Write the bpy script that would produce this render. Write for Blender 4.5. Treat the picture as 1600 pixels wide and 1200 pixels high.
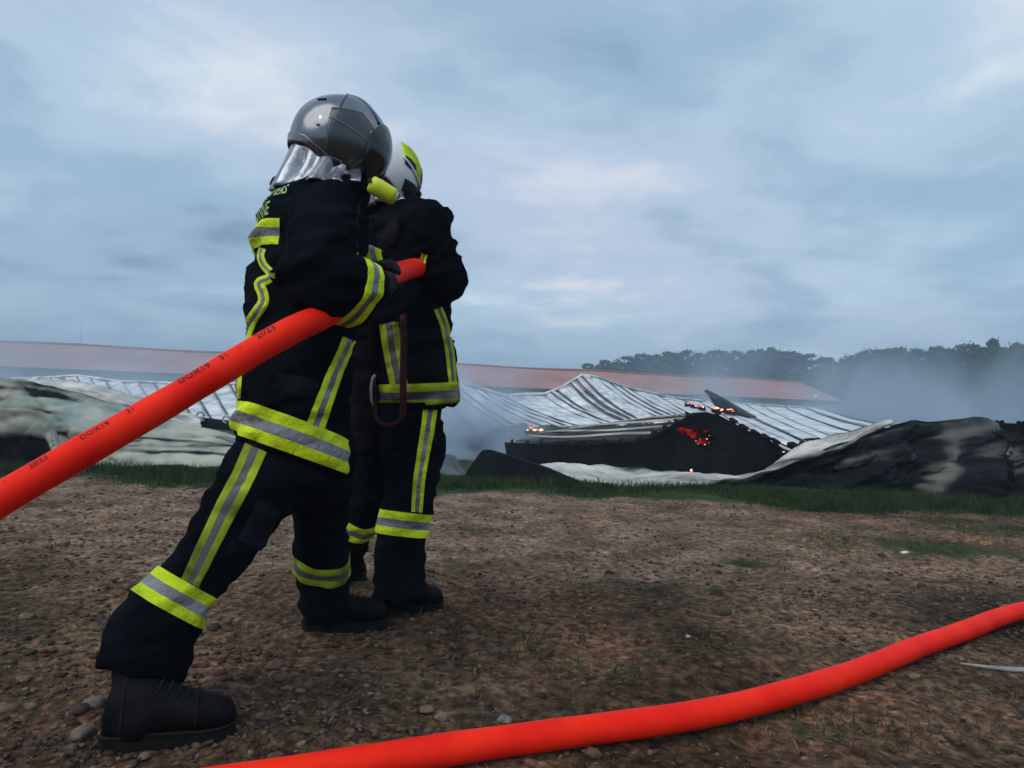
import bpy, bmesh, math, random
import numpy as np
from mathutils import Vector, Matrix, noise
from mathutils.bvhtree import BVHTree

random.seed(7); RNG = np.random.default_rng(7)
C = bpy.context.scene.collection
SC = bpy.context.scene
PI = math.pi
for o in list(bpy.data.objects):
    bpy.data.objects.remove(o)

# ------------------------------------------------------------------ camera
F_PX = 1110.0                       # focal length in pixels of the 1600 px wide photograph
CAM_H = 0.85
PITCH, ROLL = math.radians(1.55), math.radians(2.0)
cam_d = bpy.data.cameras.new('camera'); cam = bpy.data.objects.new('camera', cam_d); C.objects.link(cam)
cam_d.sensor_width = 36.0; cam_d.lens = 36.0*F_PX/1600; cam_d.clip_start = 0.05; cam_d.clip_end = 3000
fwd = Vector((0, math.cos(PITCH), math.sin(PITCH)))
up0 = Vector((0, -math.sin(PITCH), math.cos(PITCH)))
rt0 = Vector((1, 0, 0))
RT = rt0*math.cos(ROLL) + up0*math.sin(ROLL)
UP = up0*math.cos(ROLL) - rt0*math.sin(ROLL)
M = Matrix.Identity(4)
for i in range(3):
    M[i][0] = RT[i]; M[i][1] = UP[i]; M[i][2] = -fwd[i]
M[2][3] = CAM_H
cam.matrix_world = M
SC.camera = cam
CAM = Vector((0, 0, CAM_H))
cam_d.dof.use_dof = False

# ------------------------------------------------------------------ sky, sun, exposure
SUN_EL, SUN_AZ = math.radians(48), math.radians(215)
w = bpy.data.worlds.new('World'); SC.world = w; w.use_nodes = True
nt = w.node_tree; nt.nodes.clear()
def wn(t, **k):
    n = nt.nodes.new(t)
    for a, b in k.items(): setattr(n, a, b)
    return n
L = nt.links.new
wout = wn('ShaderNodeOutputWorld'); sky = wn('ShaderNodeTexSky')
sky.sky_type = 'NISHITA'; sky.sun_disc = False; sky.sun_elevation = SUN_EL; sky.sun_rotation = SUN_AZ
bg1 = wn('ShaderNodeBackground'); bg1.inputs[1].default_value = 0.06; L(sky.outputs[0], bg1.inputs[0])
tc = wn('ShaderNodeTexCoord'); sep = wn('ShaderNodeSeparateXYZ'); L(tc.outputs['Generated'], sep.inputs[0])
def wmath(op, a, b=None):
    n = wn('ShaderNodeMath', operation=op)
    for i, v in enumerate((a, b)):
        if v is None: continue
        if isinstance(v, (int, float)): n.inputs[i].default_value = v
        else: L(v, n.inputs[i])
    return n.outputs[0]
zz = wmath('ADD', wmath('MAXIMUM', sep.outputs[2], 0.0), 0.16)
comb = wn('ShaderNodeCombineXYZ')
L(wmath('DIVIDE', sep.outputs[0], zz), comb.inputs[0]); L(wmath('DIVIDE', sep.outputs[1], zz), comb.inputs[1])
def wnoise(scale, detail, rough, off, dist=0.0):
    mp = wn('ShaderNodeMapping'); mp.inputs['Location'].default_value = off; L(comb.outputs[0], mp.inputs[0])
    n = wn('ShaderNodeTexNoise'); n.inputs['Scale'].default_value = scale; n.inputs['Detail'].default_value = detail
    n.inputs['Roughness'].default_value = rough; n.inputs['Distortion'].default_value = dist
    L(mp.outputs[0], n.inputs[0]); return n.outputs[0]
def wramp(fac, stops, interp='EASE'):
    r = wn('ShaderNodeValToRGB'); r.color_ramp.interpolation = interp
    e = r.color_ramp.elements
    while len(e) < len(stops): e.new(0.5)
    for k, (p, c) in enumerate(stops):
        e[k].position = p; e[k].color = (*c, 1)
    L(fac, r.inputs[0]); return r.outputs[0]
n1 = wnoise(0.85, 8, 0.57, (15.87, 16.44, 9.7), 0.35)
n2 = wnoise(0.42, 4, 0.5, (5.23, 0.01, 13.26), 0.2)
n3 = wnoise(2.3, 5, 0.55, (9.41, 15.19, 7.46), 0.3)
nm = wmath('ADD', wmath('ADD', wmath('MULTIPLY', n1, 0.50), wmath('MULTIPLY', n2, 0.30)), wmath('MULTIPLY', n3, 0.20))
cloud = wramp(nm, [(0.36, (.16, .245, .335)), (0.455, (.27, .38, .495)), (0.53, (.365, .47, .585)), (0.63, (.575, .63, .68))])
mauve = wramp(n2, [(0.42, (0.955, 1.01, 1.01)), (0.62, (1.045, 0.988, 1.0))])
mixm = wn('ShaderNodeMix', data_type='RGBA', blend_type='MULTIPLY'); mixm.inputs[0].default_value = 1.0
L(cloud, mixm.inputs[6]); L(mauve, mixm.inputs[7])
# thicker, bluer air low over the horizon
low = wramp(sep.outputs[2], [(0.0, (1, 1, 1)), (0.03, (.85, .85, .85)), (0.085, (0.3, 0.3, 0.3)), (0.15, (0, 0, 0))])
mixl = wn('ShaderNodeMix', data_type='RGBA'); L(low, mixl.inputs[0]); L(mixm.outputs[2], mixl.inputs[6])
mixl.inputs[7].default_value = (.185, .28, .40, 1)
bg2 = wn('ShaderNodeBackground'); bg2.inputs[1].default_value = 1.0; L(mixl.outputs[2], bg2.inputs[0])
ms = wn('ShaderNodeMixShader'); ms.inputs[0].default_value = 0.93
L(bg1.outputs[0], ms.inputs[1]); L(bg2.outputs[0], ms.inputs[2]); L(ms.outputs[0], wout.inputs[0])

sun_d = bpy.data.lights.new('sun', 'SUN'); sun = bpy.data.objects.new('sun', sun_d); C.objects.link(sun)
sun_d.energy = 1.2; sun_d.angle = math.radians(60); sun_d.color = (1.0, .97, .93)
sdir = Vector((math.sin(SUN_AZ)*math.cos(SUN_EL), math.cos(SUN_AZ)*math.cos(SUN_EL), math.sin(SUN_EL)))
sun.rotation_euler = sdir.to_track_quat('Z', 'Y').to_euler()
SC.view_settings.view_transform = 'Standard'; SC.view_settings.look = 'None'
SC.view_settings.exposure = 0.45; SC.view_settings.gamma = 1.0; SC.view_settings.use_curve_mapping = False
SC.render.engine = 'CYCLES'
SC.cycles.use_denoising = True
SC.cycles.max_bounces = 6; SC.cycles.volume_bounces = 1; SC.cycles.transparent_max_bounces = 8
SC.cycles.sample_clamp_indirect = 4.0

# ------------------------------------------------------------------ helpers
def ray(px, py):
    return (RT*((px-800)/F_PX) - UP*((py-600)/F_PX) + fwd)
def P(px, py, Y):
    """the point of the place that the photograph shows at (px, py), Y metres in front of the photographer"""
    d = ray(px, py); return CAM + d*(Y/d.y)
def G(px, py, z=0.0):
    d = ray(px, py); return CAM + d*((z-CAM_H)/d.z)

def vnoise3(p, seed=0):
    p = np.asarray(p, float); i = np.floor(p).astype(np.int64); f = p-i; f = f*f*(3-2*f)
    def h(ix, iy, iz):
        n = (ix*374761393 + iy*668265263 + iz*2147483647 + seed*1274126177) & 0xffffffff
        n = ((n ^ (n >> 13))*1274126177) & 0xffffffff
        n = n ^ (n >> 16)
        return (n & 0xffff)/65535.0
    r = 0
    for dx in (0, 1):
        for dy in (0, 1):
            for dz in (0, 1):
                wgt = (f[..., 0] if dx else 1-f[..., 0])*(f[..., 1] if dy else 1-f[..., 1])*(f[..., 2] if dz else 1-f[..., 2])
                r = r + wgt*h(i[..., 0]+dx, i[..., 1]+dy, i[..., 2]+dz)
    return r*2-1
def fbm(p, seed=0, oct=4, gain=0.5):
    p = np.asarray(p, float); a, s = 1.0, 0.0; tot = 0
    for k in range(oct):
        s = s + a*vnoise3(p*(2**k)+k*17.3, seed+k); tot += a; a *= gain
    return s/tot

WL = {}
def wloc(o):
    v = Vector((0, 0, 0))
    while o is not None:
        v = v + o.location; o = o.parent
    return v
def tag(o, label=None, cat=None, group=None, kind=None):
    if label: o['label'] = label
    if cat: o['category'] = cat
    if group: o['group'] = group
    if kind: o['kind'] = kind
    return o
def empty(name, loc, label, cat, group=None):
    o = bpy.data.objects.new(name, None); C.objects.link(o); o.location = loc; o.empty_display_size = .1
    return tag(o, label, cat, group)
def mk(name, verts, faces, mat, parent=None, smooth=True, loc=None, fmats=None):
    """one mesh object from vertices given in world metres"""
    V = np.array([tuple(v) for v in verts], float) if not isinstance(verts, np.ndarray) else verts
    if parent is not None: off = np.array(wloc(parent)); l = (0, 0, 0)
    else:
        if loc is None: loc = (V[:, 0].mean(), V[:, 1].mean(), V[:, 2].min())
        off = np.array(loc); l = tuple(loc)
    me = bpy.data.meshes.new(name); me.from_pydata((V-off).tolist(), [], faces)
    mats = mat if isinstance(mat, (list, tuple)) else [mat]
    for m in mats: me.materials.append(m)
    if fmats is not None: me.polygons.foreach_set('material_index', fmats)
    if smooth: me.polygons.foreach_set('use_smooth', [True]*len(me.polygons))
    me.update()
    o = bpy.data.objects.new(name, me); C.objects.link(o); o.location = l
    if parent is not None: o.parent = parent
    return o
def vattr(o, name, vals):
    a = o.data.attributes.new(name, 'FLOAT', 'POINT'); a.data.foreach_set('value', np.asarray(vals, dtype=np.float32).ravel())
def cattr(o, name, cols):
    a = o.data.color_attributes.new(name, 'FLOAT_COLOR', 'POINT')
    a.data.foreach_set('color', np.concatenate([cols, np.ones((len(cols), 1))], 1).astype(np.float32).ravel())

class MB:
    """collects closed pieces; can be welded into one continuous surface"""
    def __init__(s): s.v = []; s.f = []
    def add(s, vs, fs):
        b = len(s.v); s.v += [tuple(v) for v in vs]; s.f += [tuple(i+b for i in f) for f in fs]
    def loft(s, rings, n=20, cap=True):
        """rings: (centre, axis vector 1, axis vector 2); elliptical sections"""
        vs, fs = [], []
        for c, a, b in rings:
            c = Vector(c); a = Vector(a); b = Vector(b)
            for k in range(n):
                t = 2*PI*k/n; vs.append(c + a*math.cos(t) + b*math.sin(t))
        m = len(rings)
        for i in range(m-1):
            for k in range(n):
                fs.append((i*n+k, i*n+(k+1) % n, (i+1)*n+(k+1) % n, (i+1)*n+k))
        if cap:
            fs.append(tuple(reversed(range(n)))); fs.append(tuple(range((m-1)*n, m*n)))
        s.add(vs, fs)
    def tcap(s, p0, p1, r0, r1, n=14):
        """tapered limb with rounded ends"""
        p0 = Vector(p0); p1 = Vector(p1); d = (p1-p0); l = d.length; d = d/l if l > 1e-9 else Vector((0, 0, 1))
        a = d.orthogonal().normalized(); b = d.cross(a)
        R = []
        for k in range(1, 5):
            t = PI/2*(1-k/4.0); R.append((p0-d*r0*math.sin(t), max(r0*math.cos(t), 1e-4)))
        for k in range(0, 4):
            t = PI/2*(k/4.0); R.append((p1+d*r1*math.sin(t), max(r1*math.cos(t), 1e-4)))
        R.insert(0, (p0-d*r0, 1e-4)); R.append((p1+d*r1, 1e-4))
        s.loft([(c, a*r, b*r) for c, r in R], n)
    def chain(s, pts, rs, n=14):
        for i in range(len(pts)-1): s.tcap(pts[i], pts[i+1], rs[i], rs[i+1], n)
    def ell(s, c, a, b, d, n=18, m=10):
        c = Vector(c); a, b, d = Vector(a), Vector(b), Vector(d); R = []
        for k in range(m+1):
            t = -PI/2+PI*k/m; cc = max(math.cos(t), 1e-3); R.append((c+d*math.sin(t), a*cc, b*cc))
        s.loft(R, n)
    def box(s, c, a, b, d):
        c = Vector(c); a, b, d = Vector(a), Vector(b), Vector(d)
        vs = [c+a*i+b*j+d*k for i in (-1, 1) for j in (-1, 1) for k in (-1, 1)]
        fs = [(0, 1, 3, 2), (4, 6, 7, 5), (0, 4, 5, 1), (2, 3, 7, 6), (0, 2, 6, 4), (1, 5, 7, 3)]
        s.add(vs, fs)
    def tube(s, pts, r, n=8, cap=True):
        pts = [Vector(p) for p in pts]; R = []
        ref = Vector((0.13, 0.21, 0.97)); 
        for i, p in enumerate(pts):
            d = (pts[min(i+1, len(pts)-1)]-pts[max(i-1, 0)]).normalized()
            a = (ref - d*ref.dot(d)).normalized(); ref = a; b = d.cross(a)
            rr = r[i] if isinstance(r, (list, tuple)) else r
            R.append((p, a*rr, b*rr))
        s.loft(R, n, cap)
    def build(s, name, mat, parent=None, smooth=True, loc=None):
        return mk(name, s.v, s.f, mat, parent, smooth, loc)
    def weld(s, name, mat, parent, voxel=0.012, smooth_it=4, fold=None, loc=None):
        """one continuous surface out of the collected pieces; fold(points, normals) -> outward offset"""
        me = bpy.data.meshes.new('tmp'); me.from_pydata([tuple(v) for v in s.v], [], s.f)
        bm = bmesh.new(); bm.from_mesh(me); bmesh.ops.recalc_face_normals(bm, faces=bm.faces); bm.to_mesh(me); bm.free()
        o = bpy.data.objects.new('tmp', me); C.objects.link(o)
        md = o.modifiers.new('r', 'REMESH'); md.mode = 'VOXEL'; md.voxel_size = voxel
        if smooth_it:
            md = o.modifiers.new('s', 'SMOOTH'); md.factor = 0.5; md.iterations = smooth_it
        dg = bpy.context.evaluated_depsgraph_get()
        m2 = bpy.data.meshes.new_from_object(o.evaluated_get(dg))
        bpy.data.objects.remove(o); bpy.data.meshes.remove(me)
        n = len(m2.vertices); V = np.zeros(n*3); m2.vertices.foreach_get('co', V); V = V.reshape(-1, 3)
        N = np.zeros(n*3, dtype=np.float32); m2.vertex_normals.foreach_get('vector', N); N = N.reshape(-1, 3)
        fs = [tuple(p.vertices) for p in m2.polygons]
        bpy.data.meshes.remove(m2)
        if fold is not None: V = V + N*fold(V, N)[:, None]
        o = mk(name, V, fs, mat, parent, True, loc)
        o_bvh = BVHTree.FromPolygons([tuple(v) for v in V], fs)
        return o, o_bvh

def catmull(pts, n):
    """n points evenly along a smooth curve through pts"""
    P_ = np.array([tuple(p) for p in pts], float); k = len(P_)
    Q = np.vstack([2*P_[0]-P_[1], P_, 2*P_[-1]-P_[-2]]); out = []
    for i in range(k-1):
        p0, p1, p2, p3 = Q[i], Q[i+1], Q[i+2], Q[i+3]
        for t in np.linspace(0, 1, 12, endpoint=False):
            out.append(0.5*((2*p1)+(-p0+p2)*t+(2*p0-5*p1+4*p2-p3)*t*t+(-p0+3*p1-3*p2+p3)*t**3))
    out.append(P_[-1]); out = np.array(out)
    s = np.concatenate([[0], np.cumsum(np.linalg.norm(np.diff(out, axis=0), axis=1))])
    q = np.linspace(0, s[-1], n)
    return np.stack([np.interp(q, s, out[:, j]) for j in range(3)], 1)
def poly_at(pts, n):
    """n points along the straight-sided line through pts, keeping the parameter of the points"""
    A = np.array([tuple(p) for p in pts], float); t = np.linspace(0, len(A)-1, n)
    return np.stack([np.interp(t, np.arange(len(A)), A[:, j]) for j in range(3)], 1)
def sheet_data(Gr, thick):
    """closed sheet of real thickness from a grid [nu, nv, 3]"""
    nu, nv = Gr.shape[:2]
    du = np.gradient(Gr, axis=0); dv = np.gradient(Gr, axis=1); N = np.cross(du, dv)
    N /= (np.linalg.norm(N, axis=2, keepdims=True)+1e-9)
    V = np.concatenate([(Gr+N*thick/2).reshape(-1, 3), (Gr-N*thick/2).reshape(-1, 3)]); b = nu*nv; F = []
    for i in range(nu-1):
        for j in range(nv-1):
            a = i*nv+j; q = (a, a+nv, a+nv+1, a+1); F.append(q); F.append(tuple(x+b for x in reversed(q)))
    per = [i*nv for i in range(nu)] + [(nu-1)*nv+j for j in range(1, nv)] + [i*nv+nv-1 for i in range(nu-2, -1, -1)] + [j for j in range(nv-2, 0, -1)]
    for k in range(len(per)):
        p, q = per[k], per[(k+1) % len(per)]; F.append((p, p+b, q+b, q))
    return V, F
def sheet(name, Gr, thick, mat, parent=None, smooth=True, loc=None):
    V, F = sheet_data(Gr, thick); return mk(name, V, F, mat, parent, smooth, loc)

# ------------------------------------------------------------------ materials
def pmat(name, c1, c2=None, scale=8.0, rough=0.8, bump=0.0, bscale=None, metal=0.0, detail=5, spec=0.3, attr=None, lo=.35, hi=.65, sheen=0.0, rvar=0.0):
    m = bpy.data.materials.new(name); m.use_nodes = True; t = m.node_tree; b = t.nodes['Principled BSDF']
    b.inputs['Roughness'].default_value = rough; b.inputs['Metallic'].default_value = metal
    b.inputs['Specular IOR Level'].default_value = spec
    if sheen: b.inputs['Sheen Weight'].default_value = sheen
    tcn = t.nodes.new('ShaderNodeTexCoord')
    nz = t.nodes.new('ShaderNodeTexNoise'); nz.inputs['Scale'].default_value = scale; nz.inputs['Detail'].default_value = detail
    t.links.new(tcn.outputs['Object'], nz.inputs[0])
    r = t.nodes.new('ShaderNodeValToRGB'); e = r.color_ramp.elements
    e[0].position, e[1].position = lo, hi
    e[0].color = (*c1, 1); e[1].color = (*(c2 or c1), 1)
    t.links.new(nz.outputs[0], r.inputs[0])
    t.links.new(r.outputs[0], b.inputs['Base Color'])
    if rvar:
        mr = t.nodes.new('ShaderNodeMapRange'); mr.inputs[3].default_value = rough-rvar; mr.inputs[4].default_value = rough+rvar
        t.links.new(nz.outputs[0], mr.inputs[0]); t.links.new(mr.outputs[0], b.inputs['Roughness'])
    if bump:
        n2_ = t.nodes.new('ShaderNodeTexNoise'); n2_.inputs['Scale'].default_value = bscale or scale*4; n2_.inputs['Detail'].default_value = 6
        t.links.new(tcn.outputs['Object'], n2_.inputs[0])
        bp = t.nodes.new('ShaderNodeBump'); bp.inputs['Strength'].default_value = bump; bp.inputs['Distance'].default_value = 0.02
        t.links.new(n2_.outputs[0], bp.inputs['Height']); t.links.new(bp.outputs[0], b.inputs['Normal'])
    return m
MT = {}
MT['cloth'] = pmat('navy_turnout_cloth', (.0022, .0034, .0052), (.0062, .0085, .0118), 5, .95, .35, 140, spec=.02)
MT['cloth_b'] = pmat('worn_navy_patch', (.005, .007, .010), (.011, .014, .019), 7, .95, .4, 120, spec=.08)
MT['cloth2'] = pmat('dark_yoke_cloth', (.006, .005, .007), (.016, .010, .012), 9, .95, .3, 140, spec=.08)
MT['boot'] = pmat('black_muddy_leather', (.002, .0025, .0035), (.006, .006, .006), 18, .68, .25, 60, spec=.1)
MT['sole'] = pmat('black_rubber', (.006, .006, .006), (.012, .011, .010), 30, .9, .3, 80, spec=.2)
MT['glove'] = pmat('black_glove_leather', (.006, .007, .009), (.012, .013, .015), 20, .8, .3, 90, spec=.2)
MT['skin'] = pmat('skin', (.48, .28, .2), (.54, .33, .25), 12, .55)
MT['eye'] = pmat('eye_white', (.7, .68, .65), None, 5, .3)
MT['yellow'] = pmat('fluorescent_yellow_tape', (.34, .44, .010), (.66, .84, .016), 8, .75, .5, 55, spec=.2, lo=.3, hi=.58)
MT['silver'] = pmat('grey_reflective_tape', (.11, .12, .13), (.25, .26, .28), 12, .55, .5, 60, metal=.2, spec=.4)
MT['yellow_dull'] = pmat('dull_yellow_tape', (.10, .12, .012), (.48, .58, .025), 7, .8, .15, 90, spec=.15)  # darker, more mottled yellow tape; the grey below goes with it
MT['silver_dull'] = pmat('dull_grey_tape', (.055, .06, .06), (.13, .135, .14), 14, .6, .15, 120, metal=.1, spec=.3)
MT['print'] = pmat('pale_green_lettering', (.30, .46, .20), (.40, .58, .27), 30, .7, spec=.2)
MT['foil'] = pmat('aluminised_cloth', (.24, .25, .27), (.56, .57, .59), 7, .33, .45, 13, metal=.9)
MT['helmet'] = pmat('brushed_silver_helmet', (.19, .20, .215), (.27, .28, .295), 4, .22, .05, 30, metal=.92, spec=.5, rvar=.06)
MT['helmet_dark'] = pmat('dark_grey_helmet_plastic', (.07, .075, .08), (.105, .11, .115), 6, .26, metal=.75, spec=.5)
MT['helmet_white'] = pmat('off_white_helmet_paint', (.70, .71, .70), (.82, .83, .82), 5, .35, spec=.5)
MT['black'] = pmat('matt_black_plastic', (.008, .008, .009), (.014, .014, .016), 10, .6)
MT['visor'] = pmat('smoked_visor', (.012, .012, .014), None, 5, .12, spec=.6)
MT['torch'] = pmat('yellow_green_torch_plastic', (.52, .62, .02), (.64, .72, .03), 10, .4, spec=.4)
MT['lens'] = pmat('frosted_torch_lens', (.55, .68, .45), None, 10, .2)
MT['hose'] = pmat('red_hose_jacket', (.84, .012, .004), (1.0, .026, .006), 7, .55, .14, 170, spec=.12)
MT['ink'] = pmat('faded_black_ink', (.05, .006, .006), (.22, .012, .010), 45, .7, lo=.42, hi=.62)
MT['strap'] = pmat('dark_red_webbing', (.028, .005, .008), (.055, .008, .012), 20, .9)
MT['metal_bright'] = pmat('worn_steel', (.25, .2, .2), (.4, .34, .33), 20, .4, metal=.8)
MT['roof_metal'] = pmat('ash_white_roof_sheet', (.36, .38, .40), (.76, .78, .78), 1.6, .6, .2, 6, spec=.3)
MT['seam'] = pmat('sooty_seam_metal', (.04, .045, .05), (.11, .12, .13), 2, .7)
MT['char'] = pmat('charred_black', (.004, .005, .006), (.011, .012, .013), 3, .95, .8, 14, spec=.08)
MT['char_strip'] = pmat('charred_strip', (.010, .010, .011), (.04, .038, .036), 3, .9, .5, 14)
MT['ash_sheet'] = pmat('ash_grey_sheet', (.16, .155, .14), (.50, .48, .44), 2.2, .7, .4, 9)
MT['steel_blue'] = pmat('dull_steel_sheet', (.07, .085, .10), (.13, .15, .17), 2, .6, .2, 8)
MT['barn_roof'] = pmat('red_fibre_roof', (.29, .145, .125), (.39, .205, .175), .25, .9, .3, 2)
MT['barn_wall'] = pmat('grey_blue_barn_cladding', (.20, .25, .28), (.27, .32, .34), .3, .85)
MT['ridge'] = pmat('ridge_tile', (.25, .10, .08), None, 1, .9)
MT['white'] = pmat('white_scrap', (.62, .62, .6), (.8, .8, .78), 20, .7)
MT['bark'] = pmat('bark', (.035, .028, .02), (.07, .055, .04), 3, .95, .5, 12)
MT['concrete'] = pmat('pale_dry_stick', (.20, .19, .17), (.34, .32, .29), 15, .9, .5, 40)

def leafmat(name, a, b, s):
    m = pmat(name, a, b, s, 1.0, spec=0.0); bs = m.node_tree.nodes['Principled BSDF']
    return m
MT['leaf1'] = leafmat('dark_foliage', (.008, .028, .016), (.028, .070, .030), .5)
MT['leaf2'] = leafmat('mid_foliage', (.010, .034, .018), (.036, .082, .034), .5)
MT['grass'] = leafmat('grass_blades', (.012, .030, .012), (.048, .076, .030), 7)
MT['weed'] = leafmat('weed_blades', (.03, .055, .02), (.085, .11, .045), 6)

def attr_mix(name, clean1, clean2, tan, soot, rough=.75):
    """paint that the fire has left, browned and blackened where the sheet carries soot"""
    m = bpy.data.materials.new(name); m.use_nodes = True; t = m.node_tree; b = t.nodes['Principled BSDF']
    b.inputs['Roughness'].default_value = rough; b.inputs['Specular IOR Level'].default_value = .03
    tcn = t.nodes.new('ShaderNodeTexCoord')
    def nz(s, d=6, dist=0):
        n = t.nodes.new('ShaderNodeTexNoise'); n.inputs['Scale'].default_value = s; n.inputs['Detail'].default_value = d; n.inputs['Distortion'].default_value = dist
        t.links.new(tcn.outputs['Object'], n.inputs[0]); return n.outputs[0]
    def ramp(f, stops):
        r = t.nodes.new('ShaderNodeValToRGB'); e = r.color_ramp.elements
        while len(e) < len(stops): e.new(.5)
        for k, (p, c) in enumerate(stops): e[k].position = p; e[k].color = (*c, 1)
        t.links.new(f, r.inputs[0]); return r.outputs[0]
    at = t.nodes.new('ShaderNodeAttribute'); at.attribute_name = 'soot'
    ad = t.nodes.new('ShaderNodeMath'); ad.operation = 'MULTIPLY_ADD'
    t.links.new(nz(3.0, 8, .6), ad.inputs[0]); ad.inputs[1].default_value = 0.5
    sb = t.nodes.new('ShaderNodeMath'); sb.operation = 'SUBTRACT'; t.links.new(at.outputs['Fac'], sb.inputs[0]); sb.inputs[1].default_value = .25
    t.links.new(sb.outputs[0], ad.inputs[2])
    base = ramp(nz(1.6, 6, .4), [(.38, clean1), (.62, clean2)])
    mask = ramp(ad.outputs[0], [(.18, (0, 0, 0)), (.45, (.55, .55, .55)), (.74, (1, 1, 1))])
    mx = t.nodes.new('ShaderNodeMix'); mx.data_type = 'RGBA'; t.links.new(mask, mx.inputs[0]); t.links.new(base, mx.inputs[6])
    burnt = ramp(ad.outputs[0], [(.34, tan), (.68, tuple(x*2.2 for x in soot)), (.95, tuple(x*.8 for x in soot))])
    t.links.new(burnt, mx.inputs[7]); t.links.new(mx.outputs[2], b.inputs['Base Color'])
    bp = t.nodes.new('ShaderNodeBump'); bp.inputs['Strength'].default_value = .35; bp.inputs['Distance'].default_value = .03
    t.links.new(nz(7, 8), bp.inputs['Height']); t.links.new(bp.outputs[0], b.inputs['Normal'])
    return m
MT['panel'] = attr_mix('scorched_cream_panel', (.19, .255, .235), (.42, .42, .345), (.15, .12, .09), (.0055, .0065, .0075))
MT['panel_d'] = attr_mix('sooted_grey_panel', (.11, .118, .112), (.19, .188, .165), (.085, .075, .065), (.009, .0105, .012))
MT['panel_w'] = attr_mix('scorched_pale_sheet', (.42, .43, .41), (.64, .63, .58), (.22, .19, .15), (.007, .008, .009))

def ember_mat(name, col, st, scale=6.0):
    m = bpy.data.materials.new(name); m.use_nodes = True; t = m.node_tree; b = t.nodes['Principled BSDF']
    b.inputs['Base Color'].default_value = (.02, .01, .01, 1); b.inputs['Roughness'].default_value = .95
    b.inputs['Emission Color'].default_value = (*col, 1)
    tcn = t.nodes.new('ShaderNodeTexCoord'); n = t.nodes.new('ShaderNodeTexNoise'); n.inputs['Scale'].default_value = scale; n.inputs['Detail'].default_value = 4
    t.links.new(tcn.outputs['Object'], n.inputs[0])
    mr = t.nodes.new('ShaderNodeMapRange'); mr.inputs[1].default_value = .42; mr.inputs[2].default_value = .66; mr.inputs[4].default_value = st
    t.links.new(n.outputs[0], mr.inputs[0]); t.links.new(mr.outputs[0], b.inputs['Emission Strength'])
    return m
MT['ember'] = ember_mat('glowing_ember', (1.0, .20, .09), 2.2, 22)
MT['ember_hot'] = ember_mat('white_hot_ember', (1.0, .42, .26), 3.6, 30)
MT['glow'] = ember_mat('red_glowing_inside', (1.0, .026, .012), 0.42, 5)

# ------------------------------------------------------------------ ground
def edge_y(x):                      # where the dirt ends and the grass strip begins
    x = np.asarray(x, float)
    return 6.55 + 0.10*x*0.25 + .28*np.sin(x*1.3+.6) + .18*np.sin(x*3.1+2.0)
FEET = [tuple(G(260, 1140)[:2]), tuple(G(540, 985)[:2]), tuple(G(640, 950)[:2]), tuple(G(545, 900)[:2])]
def gh(x, y):
    x = np.asarray(x, float); y = np.asarray(y, float)
    p = np.stack([x, y, np.zeros_like(x)], -1)
    near = np.clip((14-np.hypot(x, y-3))/6, 0, 1)
    z = (.022*fbm(p*1.6, 3, 3) + .018*fbm(p*6, 5, 3) + .010*fbm(p*20, 9, 2))*near
    z = z + .05*fbm(p*.25, 11, 2)*(1-near)
    return z - .004
_gx, _gy = np.arange(-9, 9, .02), np.arange(0, 12, .02)
_GH = gh(*np.meshgrid(_gx, _gy, indexing='ij'))
_PN = vnoise3(np.stack([*np.meshgrid(np.arange(-14, 14, .1), np.arange(0, 16, .1), indexing='ij'), np.full((280, 160), .5)], -1), 8)
def gh1(x, y):                      # looked-up height of the ground
    return float(_GH[min(max(int((x+9)/.02), 0), len(_gx)-1), min(max(int(y/.02), 0), len(_gy)-1)])
def patchy(x, y):                   # looked-up patchiness
    return float(_PN[min(max(int((x+14)/.1), 0), 279), min(max(int(y/.1), 0), 159)])
def ground_axis(lo, hi, n0, grow, far):
    a = list(np.arange(lo, hi, n0)); s = n0
    r = []; v = hi
    while v < far: r.append(v); s *= grow; v += s
    r.append(far); return a + r
ys = ground_axis(.7, 5.2, .026, 1.045, 900)
ys = [-60, -20, -8, -3, -1, -.2, .3] + ys
xp = ground_axis(0, 3.2, .03, 1.06, 700); xs = [-v for v in reversed(xp[1:])] + xp
X, Y = np.meshgrid(xs, ys, indexing='ij'); Z = gh(X, Y)
gv = np.stack([X, Y, Z], -1).reshape(-1, 3); nx, ny = X.shape
gf = [(i*ny+j, (i+1)*ny+j, (i+1)*ny+j+1, i*ny+j+1) for i in range(nx-1) for j in range(ny-1)]

gm = bpy.data.materials.new('stony_dirt_and_grass'); gm.use_nodes = True
t = gm.node_tree; b = t.nodes['Principled BSDF']; b.inputs['Roughness'].default_value = .95; b.inputs['Specular IOR Level'].default_value = .12
def gn(kind, **k):
    n = t.nodes.new(kind)
    for a, v in k.items(): setattr(n, a, v)
    return n
tcn = gn('ShaderNodeTexCoord')
def gnoise(s, d=6, r=.55, dist=0):
    n = gn('ShaderNodeTexNoise'); n.inputs['Scale'].default_value = s; n.inputs['Detail'].default_value = d; n.inputs['Roughness'].default_value = r
    n.inputs['Distortion'].default_value = dist
    t.links.new(tcn.outputs['Object'], n.inputs[0]); return n.outputs[0]
def gramp(f, stops):
    r = gn('ShaderNodeValToRGB'); e = r.color_ramp.elements
    while len(e) < len(stops): e.new(.5)
    for k, (p, c) in enumerate(stops): e[k].position = p; e[k].color = (*c, 1)
    t.links.new(f, r.inputs[0]); return r.outputs[0]
def gmix(f, a, c, mode='MIX', fac=None):
    n = gn('ShaderNodeMix', data_type='RGBA', blend_type=mode)
    if fac is not None: n.inputs[0].default_value = fac
    else: t.links.new(f, n.inputs[0])
    t.links.new(a, n.inputs[6]); t.links.new(c, n.inputs[7]); return n.outputs[2]
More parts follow.
